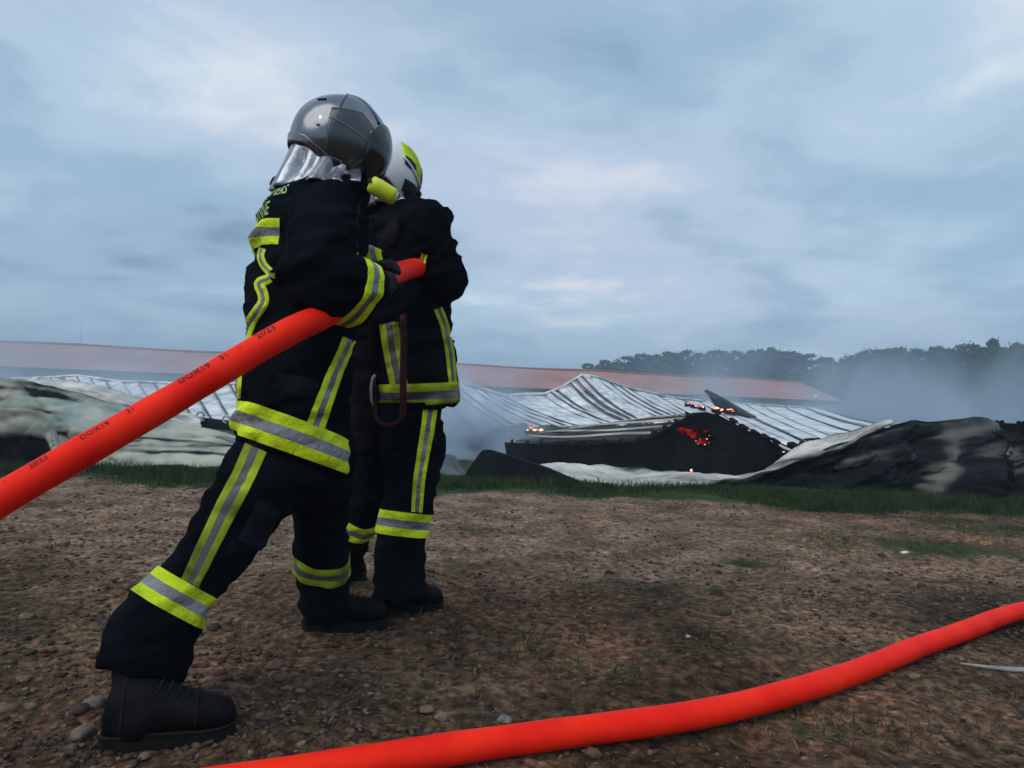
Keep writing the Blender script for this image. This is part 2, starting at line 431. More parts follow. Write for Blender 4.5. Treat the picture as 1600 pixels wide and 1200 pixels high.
d1 = gramp(gnoise(1.1, 7), [(.36, (.028, .020, .012)), (.48, (.080, .055, .035)), (.64, (.18, .123, .084))])
d2 = gramp(gnoise(26, 6, .65), [(.34, (.25, .25, .25)), (.5, (.9, .88, .86)), (.66, (2.0, 1.85, 1.7))])
dirt = gmix(None, d1, d2, 'MULTIPLY', 1.0)
red = gramp(gnoise(.55, 4), [(.44, (1, 1, .95)), (.60, (1.16, .94, .87))])
dirt = gmix(None, dirt, red, 'MULTIPLY', 1.0)
vor = gn('ShaderNodeTexVoronoi'); vor.inputs['Scale'].default_value = 38; t.links.new(tcn.outputs['Object'], vor.inputs['Vector'])
peb = gramp(vor.outputs['Color'], [(.2, (.6, .58, .56)), (.8, (1.45, 1.35, 1.28))])
dirt = gmix(None, dirt, peb, 'MULTIPLY', .6)
tat = gn('ShaderNodeAttribute'); tat.attribute_name = 'dry'
tm = gn('ShaderNodeMath', operation='MULTIPLY_ADD'); t.links.new(gnoise(2.4, 7, .6), tm.inputs[0]); tm.inputs[1].default_value = 1.1
ts = gn('ShaderNodeMath', operation='SUBTRACT'); t.links.new(tat.outputs['Fac'], ts.inputs[0]); ts.inputs[1].default_value = .5; t.links.new(ts.outputs[0], tm.inputs[2])
tmask = gramp(tm.outputs[0], [(.30, (0, 0, 0)), (.75, (.85, .85, .85))])
drysoil = gmix(None, gramp(gnoise(3.1, 7), [(.36, (.125, .084, .056)), (.64, (.33, .232, .165))]), d2, 'MULTIPLY', .8)
dirt = gmix(tmask, dirt, drysoil)
grs = gramp(gnoise(2.2, 6), [(.35, (.022, .036, .016)), (.65, (.055, .075, .032))])
at = gn('ShaderNodeAttribute'); at.attribute_name = 'green'
ma = gn('ShaderNodeMath', operation='MULTIPLY_ADD'); t.links.new(gnoise(7, 6), ma.inputs[0]); ma.inputs[1].default_value = 1.0
sb = gn('ShaderNodeMath', operation='SUBTRACT'); t.links.new(at.outputs['Fac'], sb.inputs[0]); sb.inputs[1].default_value = .5; t.links.new(sb.outputs[0], ma.inputs[2])
gmask = gramp(ma.outputs[0], [(.35, (0, 0, 0)), (.62, (1, 1, 1))])
t.links.new(gmix(gmask, dirt, grs), b.inputs['Base Color'])
bp = gn('ShaderNodeBump'); bp.inputs['Strength'].default_value = .9; bp.inputs['Distance'].default_value = .02
bsum = gn('ShaderNodeMath', operation='ADD'); t.links.new(gnoise(34, 8, .65), bsum.inputs[0]); t.links.new(vor.outputs['Distance'], bsum.inputs[1])
t.links.new(bsum.outputs[0], bp.inputs['Height']); t.links.new(bp.outputs[0], b.inputs['Normal'])
ground = mk('ground', gv, gf, gm, loc=(0, 0, 0)); tag(ground, 'stony brown dirt yard with a strip of green grass behind it', kind='structure')
gx, gy = gv[:, 0], gv[:, 1]
green = np.clip((gy-edge_y(gx))/.5+.5, 0, 1)
def patch(cx, cy, rx, ry, a): return a*np.exp(-(((gx-cx)/rx)**2+((gy-cy)/ry)**2))
PATCH = [(1480, 860, .9, .5, .62), (1160, 878, .3, .2, .6), (1560, 830, .8, .5, .5), (1000, 1010, .5, .35, .3), (1290, 845, .4, .25, .3), (1330, 1140, .5, .3, .34),
         (870, 1040, .4, .2, .25), (780, 830, .3, .25, .3), (560, 960, .3, .2, .2)]
for px, py, rx, ry, a in PATCH:
    g = G(px, py); green = np.maximum(green, patch(g.x, g.y, rx, ry, a))
vattr(ground, 'green', green)
dry = np.clip((gy-2.7)/1.8, 0, .62)*np.clip((7.2-gy)/.6, 0, 1)*(1-.45*np.clip((gx-1.2)/2.5, 0, 1))
dry = np.maximum(dry, .34*np.exp(-((gx+.2)/.8)**2-((gy-2.2)/.5)**2)); vattr(ground, 'dry', dry)

# ------------------------------------------------------------------ the long barn far behind
BA = P(0, 571, 59.5); BB = P(1308, 625, 84.0)
bdir = Vector((BB.x-BA.x, BB.y-BA.y, 0)).normalized(); bper = Vector((-bdir.y, bdir.x, 0))
b0 = Vector((BA.x, BA.y, 0)) - bdir*34; b1 = Vector((BB.x, BB.y, 0)); BL = (b1-b0).length; EV, RG, HALF = 2.5, 4.75, 7.0
barn = empty('barn', (b0+b1)/2, 'long low barn with red roof and grey walls in haze behind the wreck', 'barn')
m = MB(); m.box((b0+b1)/2 + bper*HALF + Vector((0, 0, EV/2)), bdir*(BL/2), bper*(HALF-.25), Vector((0, 0, EV/2)))
m.build('wall', MT['barn_wall'], barn, False)
def roof_pt(u, v):                  # u along, v 0 front eave .. 1 ridge .. 2 back eave
    p = b0 + bdir*(u) + bper*(HALF*v); p.z = EV+.05+(RG-EV)*(1-abs(v-1)); return p
nu = 240
for nm_, v0, v1 in (('roof_slope', -.06, 1.0), ('roof_slope', 1.0, 2.06)):
    Gr = np.zeros((nu, 8, 3))
    for i, u in enumerate(np.linspace(-.4, BL+.4, nu)):
        for j, v in enumerate(np.linspace(v0, v1, 8)):
            p = roof_pt(u, v); p.z += .06*math.sin(u*.35+1)*(1-abs(v-1)) + .03*(i % 2); Gr[i, j] = p
    sheet(nm_, Gr, .08, MT['barn_roof'], barn, False)
m = MB(); m.tube([roof_pt(u, 1.0)+Vector((0, 0, .08+.06*math.sin(u*.35+1))) for u in np.linspace(-.4, BL+.4, 60)], .16, 8); m.build('ridge_cap', MT['ridge'], barn)
for u in (0.02, BL-.02):
    a = roof_pt(u, 0.02)-Vector((0, 0, .1)); c = roof_pt(u, 1.0)-Vector((0, 0, .12)); d = roof_pt(u, 1.98)-Vector((0, 0, .1))
    e = bdir*.12
    mk('gable', [a-e, c-e, d-e, a+e, c+e, d+e], [(0, 1, 2), (5, 4, 3), (0, 3, 4, 1), (1, 4, 5, 2), (2, 5, 3, 0)], MT['barn_wall'], barn, False)
for k in range(16):                 # side doors and fan openings along the near wall
    u = 8+k*(BL-14)/15; p = b0+bdir*u+bper*.2+Vector((0, 0, 1.15))
    m = MB(); m.box(p, bdir*(.55 if k % 3 else 1.3), bper*.05, Vector((0, 0, .9))); o = m.build('side_door', MT['steel_blue'], barn, False)
p = P(1275, 621, 79); m = MB(); m.box(p, bdir*.22, bper*.2, Vector((0, 0, .22))); m.ell(p+Vector((0, 0, .26)), (.3, 0, 0), (0, .3, 0), (0, 0, .14), 10, 5)
m.build('pale_block', MT['white'], barn)  # small white block with a rounded cap near the eave
# low wooded rise far beyond the barn
hv, hf = [], []
for (px, Yd, wd, h) in ((250, 420, 60, 6), (850, 380, 55, 5), (560, 460, 120, 3.5)):
    c = P(px, 600, Yd); base = len(hv); n = 40
    for i in range(n):
        for j in range(5):
            u = -1+2*i/(n-1); r = (1-u*u)
            zt = [0, .55, 1, .55, 0][j]*h*(r**.7)*(1+.14*math.sin(i*2.3)+.1*math.sin(i*5.1))
            hv.append((c.x+u*wd, c.y+(j-2)*15, 18.6*0+zt+ (Yd/70 if j in (1, 2, 3) else 0)))
    for i in range(n-1):
        for j in range(4): a = base+i*5+j; hf.append((a, a+5, a+6, a+1))
tag(mk('hills', hv, hf, MT['leaf1'], loc=(0, 400, 0)), 'low wooded rise far behind the barn roof', kind='structure')
p = P(125, 560, 150); mast = empty('lattice_mast', (p.x, p.y, 0), 'thin grey mast standing far behind the red barn roof', 'mast')
m = MB(); m.tube([(p.x, p.y, 0), (p.x, p.y, 9), (p.x, p.y, 14.2)], [.09, .07, .03], 8); m.build('pole', MT['steel_blue'], mast)
m = MB(); m.tube([(p.x, p.y, 14), (p.x, p.y, 15)], .02, 6); m.build('aerial', MT['steel_blue'], mast)

# ------------------------------------------------------------------ trees
def crown_data(h, wd, seed, n, conif=False):
    r = np.random.default_rng(seed); cl = []
    k = 84
    for i in range(k):
        if conif:
            z = .18*h + .8*h*(r.random()**.8); rad = wd*(1-(z/h))**.8*.9+.15
        else:
            z = h*(.10+.90*r.random()); s = (z/h-.10)/.90; rad = wd*math.sqrt(max(0, 1-(2*s-.80)**2*.66))*r.uniform(.6, 1.15)
        a = r.random()*2*PI; q = rad*math.sqrt(r.random())
        cl.append((q*math.cos(a), q*math.sin(a), min(z, h-.3), wd*(.09+.15*r.random())*(0.7 if conif else 1)))
    cl.append((0, 0, h-.35, wd*.16)); V = []; Fc = []
    for i in range(n):
        c = cl[r.integers(len(cl))]; d = r.normal(size=3); d /= np.linalg.norm(d); q = c[3]*(.35+.65*r.random())*(1+.7*(r.random() < .12))
        p = np.array(c[:3])+d*q*np.array([1, 1, .75]); a = r.normal(size=3); a /= np.linalg.norm(a); bb = np.cross(a, d+.01); bb /= np.linalg.norm(bb)
        s = .10+.15*r.random(); b_ = len(V)
        V += [p-a*s, p+bb*s*.55, p+a*s, p-bb*s*.55]; Fc.append((b_, b_+1, b_+2, b_+3))
    return np.array(V), Fc
def trunk_data(h, r0, seed):
    r = random.Random(seed); m = MB(); pts = [Vector((0, 0, -.2))]
    for k in range(1, 6): pts.append(Vector((r.uniform(-.2, .2)*k*.3, r.uniform(-.2, .2)*k*.3, h*.86*k/5)))
    m.tube(pts, [r0*1.3, r0, r0*.8, r0*.55, r0*.35, .04], 8)
    for k in range(7):
        z = h*(.25+.09*k); a = r.random()*2*PI; b_ = Vector((0, 0, z)); l = h*.22
        m.tube([b_, b_+Vector((math.cos(a)*l*.5, math.sin(a)*l*.5, l*.4)), b_+Vector((math.cos(a)*l, math.sin(a)*l, l*.9))], [r0*.4, r0*.25, .03], 6)
    return m
TREE_SRC = []
for k, (h, wd, cf) in enumerate(((10, 3.3, 0), (10, 2.7, 0), (10, 3.8, 0), (10, 2.2, 1), (10, 3.0, 0))):
    V, Fc = crown_data(h, wd, 40+k, 5200, cf); me = bpy.data.meshes.new('crown'); me.from_pydata(V.tolist(), [], Fc); me.materials.append(MT['leaf1' if k % 2 == 0 else 'leaf2'])
    m = trunk_data(h, .2, k); mt = bpy.data.meshes.new('trunk'); mt.from_pydata(m.v, [], m.f); mt.materials.append(MT['bark'])
    TREE_SRC.append((me, mt))
tops = [(922, 571, 165), (943, 566, 160), (958, 569, 172), (982, 560, 158), (1003, 556, 165), (1024, 558, 155), (1046, 553, 160), (1070, 551, 152), (1096, 555, 158), (1122, 551, 150),
        (1150, 552, 146), (1176, 549, 150), (1204, 547, 142), (1232, 552, 146), (1262, 556, 140), (1290, 562, 136), (1318, 564, 130), (1344, 554, 124), (1372, 549, 120), (1402, 547, 112),
        (1432, 549, 108), (1458, 545, 110), (1484, 549, 104), (1512, 541, 100), (1534, 546, 104), (1551, 531, 96), (1572, 547, 98), (1588, 537, 92), (1612, 541, 90), (1650, 545, 90), (1690, 540, 88),
        (1385, 556, 140), (1470, 552, 130), (1540, 548, 126), (1250, 560, 158)]
SPECIAL = {1551: ('tallest dark tree with a pointed crown near the right edge of the treeline', 3), 1588: ('narrow dark conifer beside the tallest tree of the treeline', 3),
           922: ('small hazy tree at the far left end of the treeline above the barn ridge', 1), 1046: ('broad hazy tree rising over the barn ridge left of the smoke', 2),
           1402: ('dark green round tree where the treeline comes out of the smoke', 0)}
rt_ = random.Random(3)
tops += [((tops[i][0]+tops[i+1][0])/2+3, (tops[i][1]+tops[i+1][1])/2+7, tops[i][2]+11) for i in range(0, 30)]
for i, (px, py, Yd) in enumerate(tops):
    tp = P(px, py-3, Yd); k = i % 5 if i % 5 != 3 else 4; lab = None
    if px in SPECIAL: lab, k = SPECIAL.pop(px)
    hazy = px < 1340
    tr = empty('tree', (tp.x, tp.y, 0), lab or ('hazy blue green tree in the treeline behind the smoke' if hazy else 'dark green tree standing in the right end of the treeline'), 'tree',
               'trees of the far treeline')
    if not lab: tr['group'] = 'hazy trees of the far treeline' if hazy else 'dark trees at the right end of the treeline'
    s = tp.z/10.0; a = rt_.random()*2*PI
    for me, nm_ in ((TREE_SRC[k][0], 'crown'), (TREE_SRC[k][1], 'trunk')):
        o = bpy.data.objects.new(nm_, me); C.objects.link(o); o.parent = tr
        o.scale = (s*rt_.uniform(.85, 1.25), s*1.1, s); o.rotation_euler = (0, 0, a)
# bushes under the trees, one dark mass
r = np.random.default_rng(5); V = []; Fc = []
for i in range(42000):
    u = r.random(); px = 900+900*u; Yd = (158-75*u)+r.normal()*5; q = P(px, 600, Yd); z = 6.2*r.random()**1.2*(1+.25*math.sin(q.x*.7))
    p = np.array([q.x, q.y, z]); a = r.normal(size=3); a /= np.linalg.norm(a); b_ = r.normal(size=3); b_ /= np.linalg.norm(b_); s = .16+.2*r.random(); n = len(V)
    V += [p-a*s, p+b_*s, p+a*s]; Fc.append((n, n+1, n+2))
tag(mk('undergrowth', np.array(V), Fc, MT['leaf1'], smooth=False), 'dark bushes filling the foot of the treeline', kind='stuff')

# ------------------------------------------------------------------ the burnt and fallen building
def collapsed_roof(name, label, ridge, eave, n, sag, seed, group=None, up=0.05, spine=True):
    A = poly_at([P(*q) for q in ridge], n+1); B = poly_at([P(*q) for q in eave], n+1)
    base = Vector(((A[:, 0].mean()+B[:, 0].mean())/2, (A[:, 1].mean()+B[:, 1].mean())/2, 0))
    root = empty(name, base, label, 'collapsed roof', group); r = random.Random(seed)
    def pt(i_f, v, extra=0.0):
        i = int(min(max(math.floor(i_f), 0), n-1)); f = i_f-i
        a = A[i]*(1-f)+A[i+1]*f; b_ = B[i]*(1-f)+B[i+1]*f; p = a*(1-v)+b_*v
        p = p.copy(); p[2] += -sag*math.sin(v*PI)*(.75+.25*math.sin(i_f*.31+seed)) + .008*math.sin(i_f*1.3+v*5) + extra
        return p
    for i in range(n):
        Gr = np.zeros((5, 12, 3)); dz = r.uniform(-.02, .02)+(.04*r.random() if r.random() < .2 else 0); tl = r.uniform(-.012, .012)+(r.choice((-.05, .05)) if r.random() < .14 else 0)
        v1 = 1.0+r.uniform(-.10, .05); v0 = r.uniform(-.02, .02)
        for a in range(5):
            for c in range(12):
                f = a/4; Gr[a, c] = pt(i+.04+.92*f, v0+(v1-v0)*c/11, dz+tl*(f-.5)*2 + .009*math.sin(c*1.7+i*3+a))
        sheet('roof_sheet', Gr, .03, MT['roof_metal'], root)
    for i in range(0, n+1):
        m = MB(); m.tube([Vector(pt(min(max(i, 0), n), v, .012)) for v in np.linspace(0, 1.01, 12)], .018, 6)
        m.build('seam', MT['seam'], root)
    if spine:
        m = MB(); m.tube([Vector(pt(v, 0, .05)) for v in np.linspace(0, n, n*3)], [.035+.015*r.random() for _ in range(n*3)], 6); m.build('ridge_cap', MT['roof_metal'], root)
    return root
collapsed_roof('collapsed_roof', 'pale ribbed metal roof sagging in waves with a sharp peak behind the black gable',
    [(640, 568, 15), (692, 590, 16), (735, 606, 17), (790, 621, 18), (850, 619, 18.5), (882, 606, 19), (910, 588, 19.5), (935, 593, 20.5), (985, 609, 23), (1045, 622, 28), (1110, 629, 34), (1190, 634, 40), (1290, 640, 46)],
    [(660, 712, 11.6), (790, 668, 12.4), (850, 668, 12.6), (905, 667, 12.8), (950, 666, 13.0), (978, 665, 13.0), (1008, 664, 13.1), (1055, 664, 13.2), (1120, 672, 13.4), (1190, 690, 13.6), (1250, 702, 13.9), (1330, 694, 15), (1430, 672, 19)],
    36, .13, 2)
collapsed_roof('collapsed_roof', 'pale ribbed metal roof slope lying low on the left behind the red hose',
    [(-60, 596, 30), (60, 592, 27), (120, 589, 26), (190, 598, 24), (270, 601, 23), (360, 602, 21.5), (470, 604, 20), (560, 606, 19.5)],
    [(-40, 640, 21), (90, 640, 20), (150, 641, 19), (222, 644, 18), (302, 655, 17), (398, 667, 16), (505, 674, 15.4), (600, 680, 15)],
    21, .05, 7)

# black fallen gable with its ribbed roof
gab = empty('collapsed_gable', (P(1000, 740, 9.2).x, 9.3, 0), 'charred black fallen gable end with a glowing red hole and ribbed roof strips', 'burnt gable')
def gd(px): return 9.75-.0014*(px-790)
outl = [(788, 692), (850, 694), (915, 695), (1000, 690), (1020, 682), (1045, 668), (1068, 655), (1086, 645), (1108, 645), (1122, 648), (1145, 660), (1165, 671), (1190, 683), (1214, 693), (1226, 703), (1216, 722), (1190, 736), (1160, 745), (1060, 745), (940, 738), (850, 729), (792, 716)]
hole = [(1054, 671), (1066, 667), (1072, 669), (1079, 671), (1088, 669), (1097, 672), (1104, 670), (1113, 676), (1111, 681), (1119, 687), (1112, 690), (1114, 697), (1106, 695), (1102, 699), (1096, 693), (1090, 694), (1089, 686), (1080, 684), (1076, 679), (1066, 678)]
bm = bmesh.new(); off = Vector(gab.location)
def loop(pts):
    vs = [bm.verts.new(P(px, py, gd(px))-off) for px, py in pts]; return [bm.edges.new((vs[i], vs[(i+1) % len(vs)])) for i in range(len(vs))]
ed = loop(outl)+loop(hole)
bmesh.ops.triangle_fill(bm, use_beauty=True, edges=ed)
ret = bmesh.ops.extrude_face_region(bm, geom=list(bm.faces))
for v in ret['geom']:
    if isinstance(v, bmesh.types.BMVert): v.co.y += .16
bmesh.ops.recalc_face_normals(bm, faces=bm.faces)
me = bpy.data.meshes.new('wall'); bm.to_mesh(me); bm.free(); me.materials.append(MT['char'])
o = bpy.data.objects.new('wall', me); C.objects.link(o); o.parent = gab
Gr = np.zeros((10, 8, 3))
for i in range(10):
    for j in range(8):
        px, py = 1050+9*i, 660+7*j; Gr[i, j] = P(px, py, gd(px)+.32+.1*math.sin(i*1.3+j)); Gr[i, j, 1] -= .10*(1 if (i in (0, 9) or j in (0, 7)) else 0)
sheet('glowing_inside', Gr, .04, MT['glow'], gab)
# charred profile ends along the rake and eave
top = [(800, 692), (824, 693), (846, 692), (872, 694), (896, 694), (920, 694), (945, 692), (972, 691), (1000, 688), (1022, 679), (1040, 669), (1058, 659), (1076, 649), (1120, 645), (1146, 658), (1162, 668), (1180, 677), (1196, 684), (1212, 690), (1240, 698), (1256, 696)]
rr = random.Random(4)
for px, py in top:
    m = MB(); p = P(px, py-1, gd(px)+.06); s = .013+.011*rr.random()
    m.box(p, (s*rr.uniform(1, 1.8), 0, .3*s), (0, .12, .02), (rr.uniform(-.5, .3)*s, 0, s*rr.uniform(.8, 1.3))); m.build('profile_end', MT['char'], gab, False)
# roof strips running back from the rake
Rk = [(1004, 690), (1030, 676), (1052, 664), (1074, 652), (1094, 645)]; Bk = [(806, 688, 10.2), (826, 683, 10.7), (842, 678, 11.2), (858, 672, 11.7), (880, 667, 12.2)]
for k in range(8):
    e_ = [0, .17, .24, .40, .47, .64, .72, .90, .97]; f0, f1 = e_[k]+.004, e_[k+1]-.004; n = 16; Gr = np.zeros((n, 4, 3)); A0 = poly_at([P(a, c, gd(a)+.08) for a, c in Rk], 33); B0 = poly_at([P(*q) for q in Bk], 33)
    for j in range(4):
        f = f0+(f1-f0)*j/3; ia = int(round(f*32)); a = A0[ia]; b_ = B0[ia]
        for i in range(n):
            u = i/(n-1); p = a*(1-u)+b_*u; p = p + np.array([0, 0, .03*math.sin(u*6+k)*u + (.012 if k % 2 else -.004)*1.0]); Gr[i, j] = p
    sheet('roof_strip', Gr, .014, MT['char_strip'] if k % 2 == 0 else MT['ash_sheet'], gab)
# right slope seen only as an edge
Gr = np.zeros((12, 6, 3)); A0 = poly_at([P(a, c, gd(a)+.1) for a, c in ((1106, 646), (1165, 672), (1224, 702))], 12)
for i in range(12):
    for j in range(6): u = j/5; Gr[i, j] = A0[i]+np.array([.1*u, 2.4*u, -.10*u+.02*math.sin(i+j)])
sheet('roof_slope', Gr, .03, MT['char'], gab)

# pale sheet lying in front, curling up to the right
lowe = [(838, 729, 8.5), (890, 746, 8.0), (980, 760, 7.7), (1060, 760, 7.75), (1150, 748, 8.0), (1230, 727, 8.2), (1320, 697, 8.4), (1362, 674, 8.5), (1396, 663, 8.6)]
uppe = [(852, 727, 9.0), (930, 728, 8.9), (1000, 732, 8.8), (1080, 741, 8.6), (1180, 741, 8.6), (1218, 722, 8.7), (1256, 694, 8.9), (1320, 676, 9.1), (1390, 660, 9.2)]
n = 60; A0, B0 = catmull([P(*q) for q in lowe], n), catmull([P(*q) for q in uppe], n); Gr = np.zeros((n, 10, 3))
for i in range(n):
    for j in range(10):
        v = j/9; p = A0[i]*(1-v)+B0[i]*v; p[2] += .05*math.sin(v*PI)*math.sin(i*.35)+.016*math.sin(i*1.1+j*1.9); Gr[i, j] = p
o = sheet('metal_sheet', Gr, .02, MT['panel_w']); tag(o, 'long pale ash covered sheet curling up rightwards below the black gable', 'metal sheet')
q = np.array([v.co for v in o.data.vertices]); vattr(o, 'soot', .34+.75*np.clip(fbm(q*np.array([1.2, 3.5, 3.5]), 31, 5), -.4, 1)+.12*np.clip(q[:, 0]-.8, 0, 1))

def crumple(name, label, cat, top, bot, sootf, mat, folds, thick=.035, nu=84, nv=22, seed=0, streak=.25, ridge=.13, flat=True):
    A0, B0 = catmull([P(*q) for q in bot], nu), catmull([P(*q) for q in top], nu)
    Gr = np.zeros((nu, nv, 3)); soot = np.zeros((nu, nv)); r = np.random.default_rng(seed)
    for i in range(nu):
        for j in range(nv):
            u, v = i/(nu-1), j/(nv-1); p = A0[i]*(1-v)+B0[i]*v
            p[1] += folds(u, v); Gr[i, j] = p
    nz_ = fbm(Gr*1.7, seed+50, 4); Gr[..., 1] += .16*nz_*np.sin(np.linspace(0, PI, nv))[None, :]; Gr[..., 2] += .03*fbm(Gr*4, seed+60, 3)
    uu, vv_ = np.meshgrid(np.linspace(0, 1, nu), np.linspace(0, 1, nv), indexing='ij'); zz_ = np.zeros_like(uu)+seed
    cr = 1-np.abs(fbm(np.stack([uu*7+vv_*1.5, vv_*2.2-uu*2, zz_], -1), seed+80, 2))*3.6
    cr = cr + .8*(1-np.abs(fbm(np.stack([uu*17-vv_*4, vv_*5+uu*6, zz_], -1), seed+85, 2))*3)
    Gr[..., 1] -= ridge*cr*np.sin(vv_*PI)**.7; Gr[..., 2] += .25*ridge*cr*vv_*.5
    stk = fbm(np.stack([uu*5+vv_*3, vv_*15-uu*7, zz_], -1), seed+90, 4)
    px = np.linspace(0, 1, nu)[:, None]+0*soot; py = np.linspace(0, 1, nv)[None, :]+0*soot
    soot = np.clip(sootf(px, py)+.16*fbm(Gr*2.6, seed+70, 4)+streak*stk, 0, 1)
    o = sheet(name, Gr, thick, mat, None, not flat); tag(o, label, cat); s = soot.reshape(-1); vattr(o, 'soot', np.concatenate([s, s])); return o
def gs(u, v, cu, cv, ru, rv, rot=0):
    du, dv = u-cu, v-cv; a = du*math.cos(rot)+dv*math.sin(rot)*.3; b_ = dv*math.cos(rot)-du*math.sin(rot)*2
    return np.exp(-((a/ru)**2+(b_/rv)**2))
# big black crumpled wall on the right
crumple('crumpled_wall_panel', 'big soot black crumpled wall panel humped over the grass, with cream scorch marks', 'wall panel',
    [(1040, 757, 8.7), (1120, 754, 8.6), (1210, 734, 8.5), (1290, 706, 8.45), (1340, 686, 8.45), (1372, 669, 8.5), (1430, 662, 8.6), (1470, 661, 8.5), (1500, 655, 8.3), (1522, 655, 8.2), (1538, 661, 8.25), (1548, 690, 8.3), (1562, 716, 8.3)],
    [(1040, 764, 8.5), (1110, 768, 8.35), (1200, 770, 8.2), (1280, 772, 8.15), (1340, 772, 8.1), (1390, 772, 8.1), (1430, 772, 8.05), (1465, 773, 8.0), (1490, 774, 7.85), (1515, 774, 7.8), (1535, 776, 7.85), (1552, 776, 7.95), (1572, 776, 8.0)],
    lambda u, v: .93 - .62*gs(u, v, .775, .16, .024, .22) - .50*gs(u, v, .79, .52, .018, .30) - .5*gs(u, v, .735, .07, .04, .06) - .62*gs(u, v, .935, .40, .014, .5, .0) - .5*gs(u, v, .81, .84, .045, .10) - .55*gs(u, v, .90, .94, .04, .06) - .42*gs(u, v, .55, .88, .10, .06) - .42*gs(u, v, .48, .55, .14, .04, .2) - .3*gs(u, v, .86, .62, .03, .12),  # cream scorch marks, plus grey highlights painted along the upper edge
    MT['panel_d'], lambda u, v: -.34*math.exp(-((u-.87)/.05)**2)*(1-v)**.5 + .22*math.exp(-((u-.73)/.05)**2) - .12*math.sin(u*9)*v, seed=3, streak=.42)
crumple('crumpled_wall_panel', 'cream and black curled panel at the right edge behind the humped black panel', 'wall panel',
    [(1546, 668, 8.9), (1562, 676, 8.8), (1585, 668, 8.8), (1620, 664, 8.8), (1680, 660, 8.9), (1740, 668, 9.0), (1800, 700, 9.1)],
    [(1548, 776, 8.2), (1565, 776, 8.2), (1590, 777, 8.2), (1625, 778, 8.15), (1680, 780, 8.1), (1740, 782, 8.1), (1800, 784, 8.1)],
    lambda u, v: .9 - .75*gs(u, v, .08, .62, .06, .22) - .7*gs(u, v, .17, .42, .09, .10) - .6*gs(u, v, .22, .88, .12, .06) - .5*gs(u, v, .6, .5, .2, .3), MT['panel_d'],
    lambda u, v: .25*math.sin(v*PI*1.2)-.2*math.sin(u*8), seed=9)
bmr = empty('charred_beam', (P(1620, 665, 9.6).x, 9.6, .6), 'charred straight beam with bolt heads lying behind the cream panel at the right edge', 'beam')
m = MB(); a, c = P(1535, 664, 9.6), P(1790, 672, 9.6); d = (c-a)/2; m.box((a+c)/2+Vector((0, 0, -.04)), d, (0, .08, 0), (0, 0, .075)); m.build('beam', MT['char'], bmr, False)
for px in (1556, 1564, 1590, 1598, 1640, 1690):
    p = a+(c-a)*((px-1535)/255)+Vector((0, -.02, .045)); m = MB(); m.ell(p, (.03, 0, 0), (0, .03, 0), (0, 0, .03), 8, 5); m.build('bolt_head', MT['char'], bmr)

# left crumpled panels
crumple('crumpled_wall_panel', 'cream and green crumpled wall panel sloping down to the grass behind the red hose', 'wall panel',
    [(-160, 590, 9.6), (-60, 588, 9.4), (0, 591, 9.3), (50, 599, 9.2), (110, 612, 9.1), (170, 630, 9.0), (230, 648, 9.0), (290, 664, 9.0), (340, 676, 9.0), (380, 690, 9.0), (420, 715, 8.9)],
    [(-160, 742, 8.0), (-60, 740, 8.0), (0, 738, 8.0), (50, 738, 7.95), (110, 735, 7.9), (170, 731, 7.9), (230, 729, 8.0), (290, 729, 8.05), (340, 729, 8.1), (380, 730, 8.1), (420, 730, 8.1)],
    lambda u, v: .21 + .34*gs(u, v, .22, .70, .16, .18) + .35*gs(u, v, .36, .34, .05, .18) + .28*gs(u, v, .45, .5, .08, .10, .3) + .32*gs(u, v, .62, .34, .16, .06, -.25) + .3*gs(u, v, .75, .62, .14, .07, -.2) + .25*gs(u, v, .5, .86, .2, .06) + .2*gs(u, v, .2, .95, .2, .06),
    MT['panel'], lambda u, v: .26*math.sin(v*PI*1.0)*math.sin(u*7+.6) - .25*math.exp(-((u-.28)/.09)**2)*math.exp(-((v-.45)/.3)**2), seed=14, streak=.95, ridge=.075, flat=False, nu=130, nv=34)
crumple('crumpled_wall_panel', 'tan scorched panel arched over a hollow painted black at the left edge', 'wall panel',
    [(-120, 656, 7.75), (-60, 646, 7.7), (0, 640, 7.65), (30, 638, 7.6), (60, 642, 7.6), (82, 652, 7.6), (90, 672, 7.6), (96, 700, 7.6)],
    [(-120, 745, 7.4), (-60, 744, 7.4), (0, 742, 7.4), (30, 741, 7.4), (55, 740, 7.4), (74, 739, 7.4), (82, 738, 7.42), (100, 736, 7.45)],
    lambda u, v: .22 + .9/(1+np.exp((v-.60)*16))*(1/(1+np.exp((u-.86)*40))) + .2*gs(u, v, .5, .95, .4, .06), MT['panel'],  # lower part blackened: the dark of the hollow is painted on the sheet
    lambda u, v: .14*(1-v) if v < .6 else -.1*(v-.6), seed=21, streak=.25, ridge=.02, flat=False)
crumple('crumpled_wall_panel', 'smoke stained grey violet panel lying behind the cream panel on the left', 'wall panel',
    [(20, 596, 12.4), (80, 594, 12.4), (140, 600, 12.4), (200, 614, 12.3), (260, 636, 12.2), (310, 655, 12.0)],
    [(20, 640, 11), (80, 642, 11), (140, 648, 11), (200, 660, 11), (260, 672, 11), (310, 684, 11)],
    lambda u, v: .26+.3*gs(u, v, .5, .5, .4, .2), MT['panel_w'], lambda u, v: .2*math.sin(u*9), seed=31, nu=50, nv=14, streak=.4, ridge=.05, flat=False)
bm_ = empty('charred_beam', P(330, 662, 13.5), 'dark fallen beam with pale bent brackets between the left roof slope and the cream panel', 'beam')
m = MB(); a, c = P(285, 656, 13.6), P(420, 672, 13.2); m.box((a+c)/2, (c-a)/2, (0, .1, 0), (0, 0, .085)); m.build('beam', MT['char'], bm_, False)
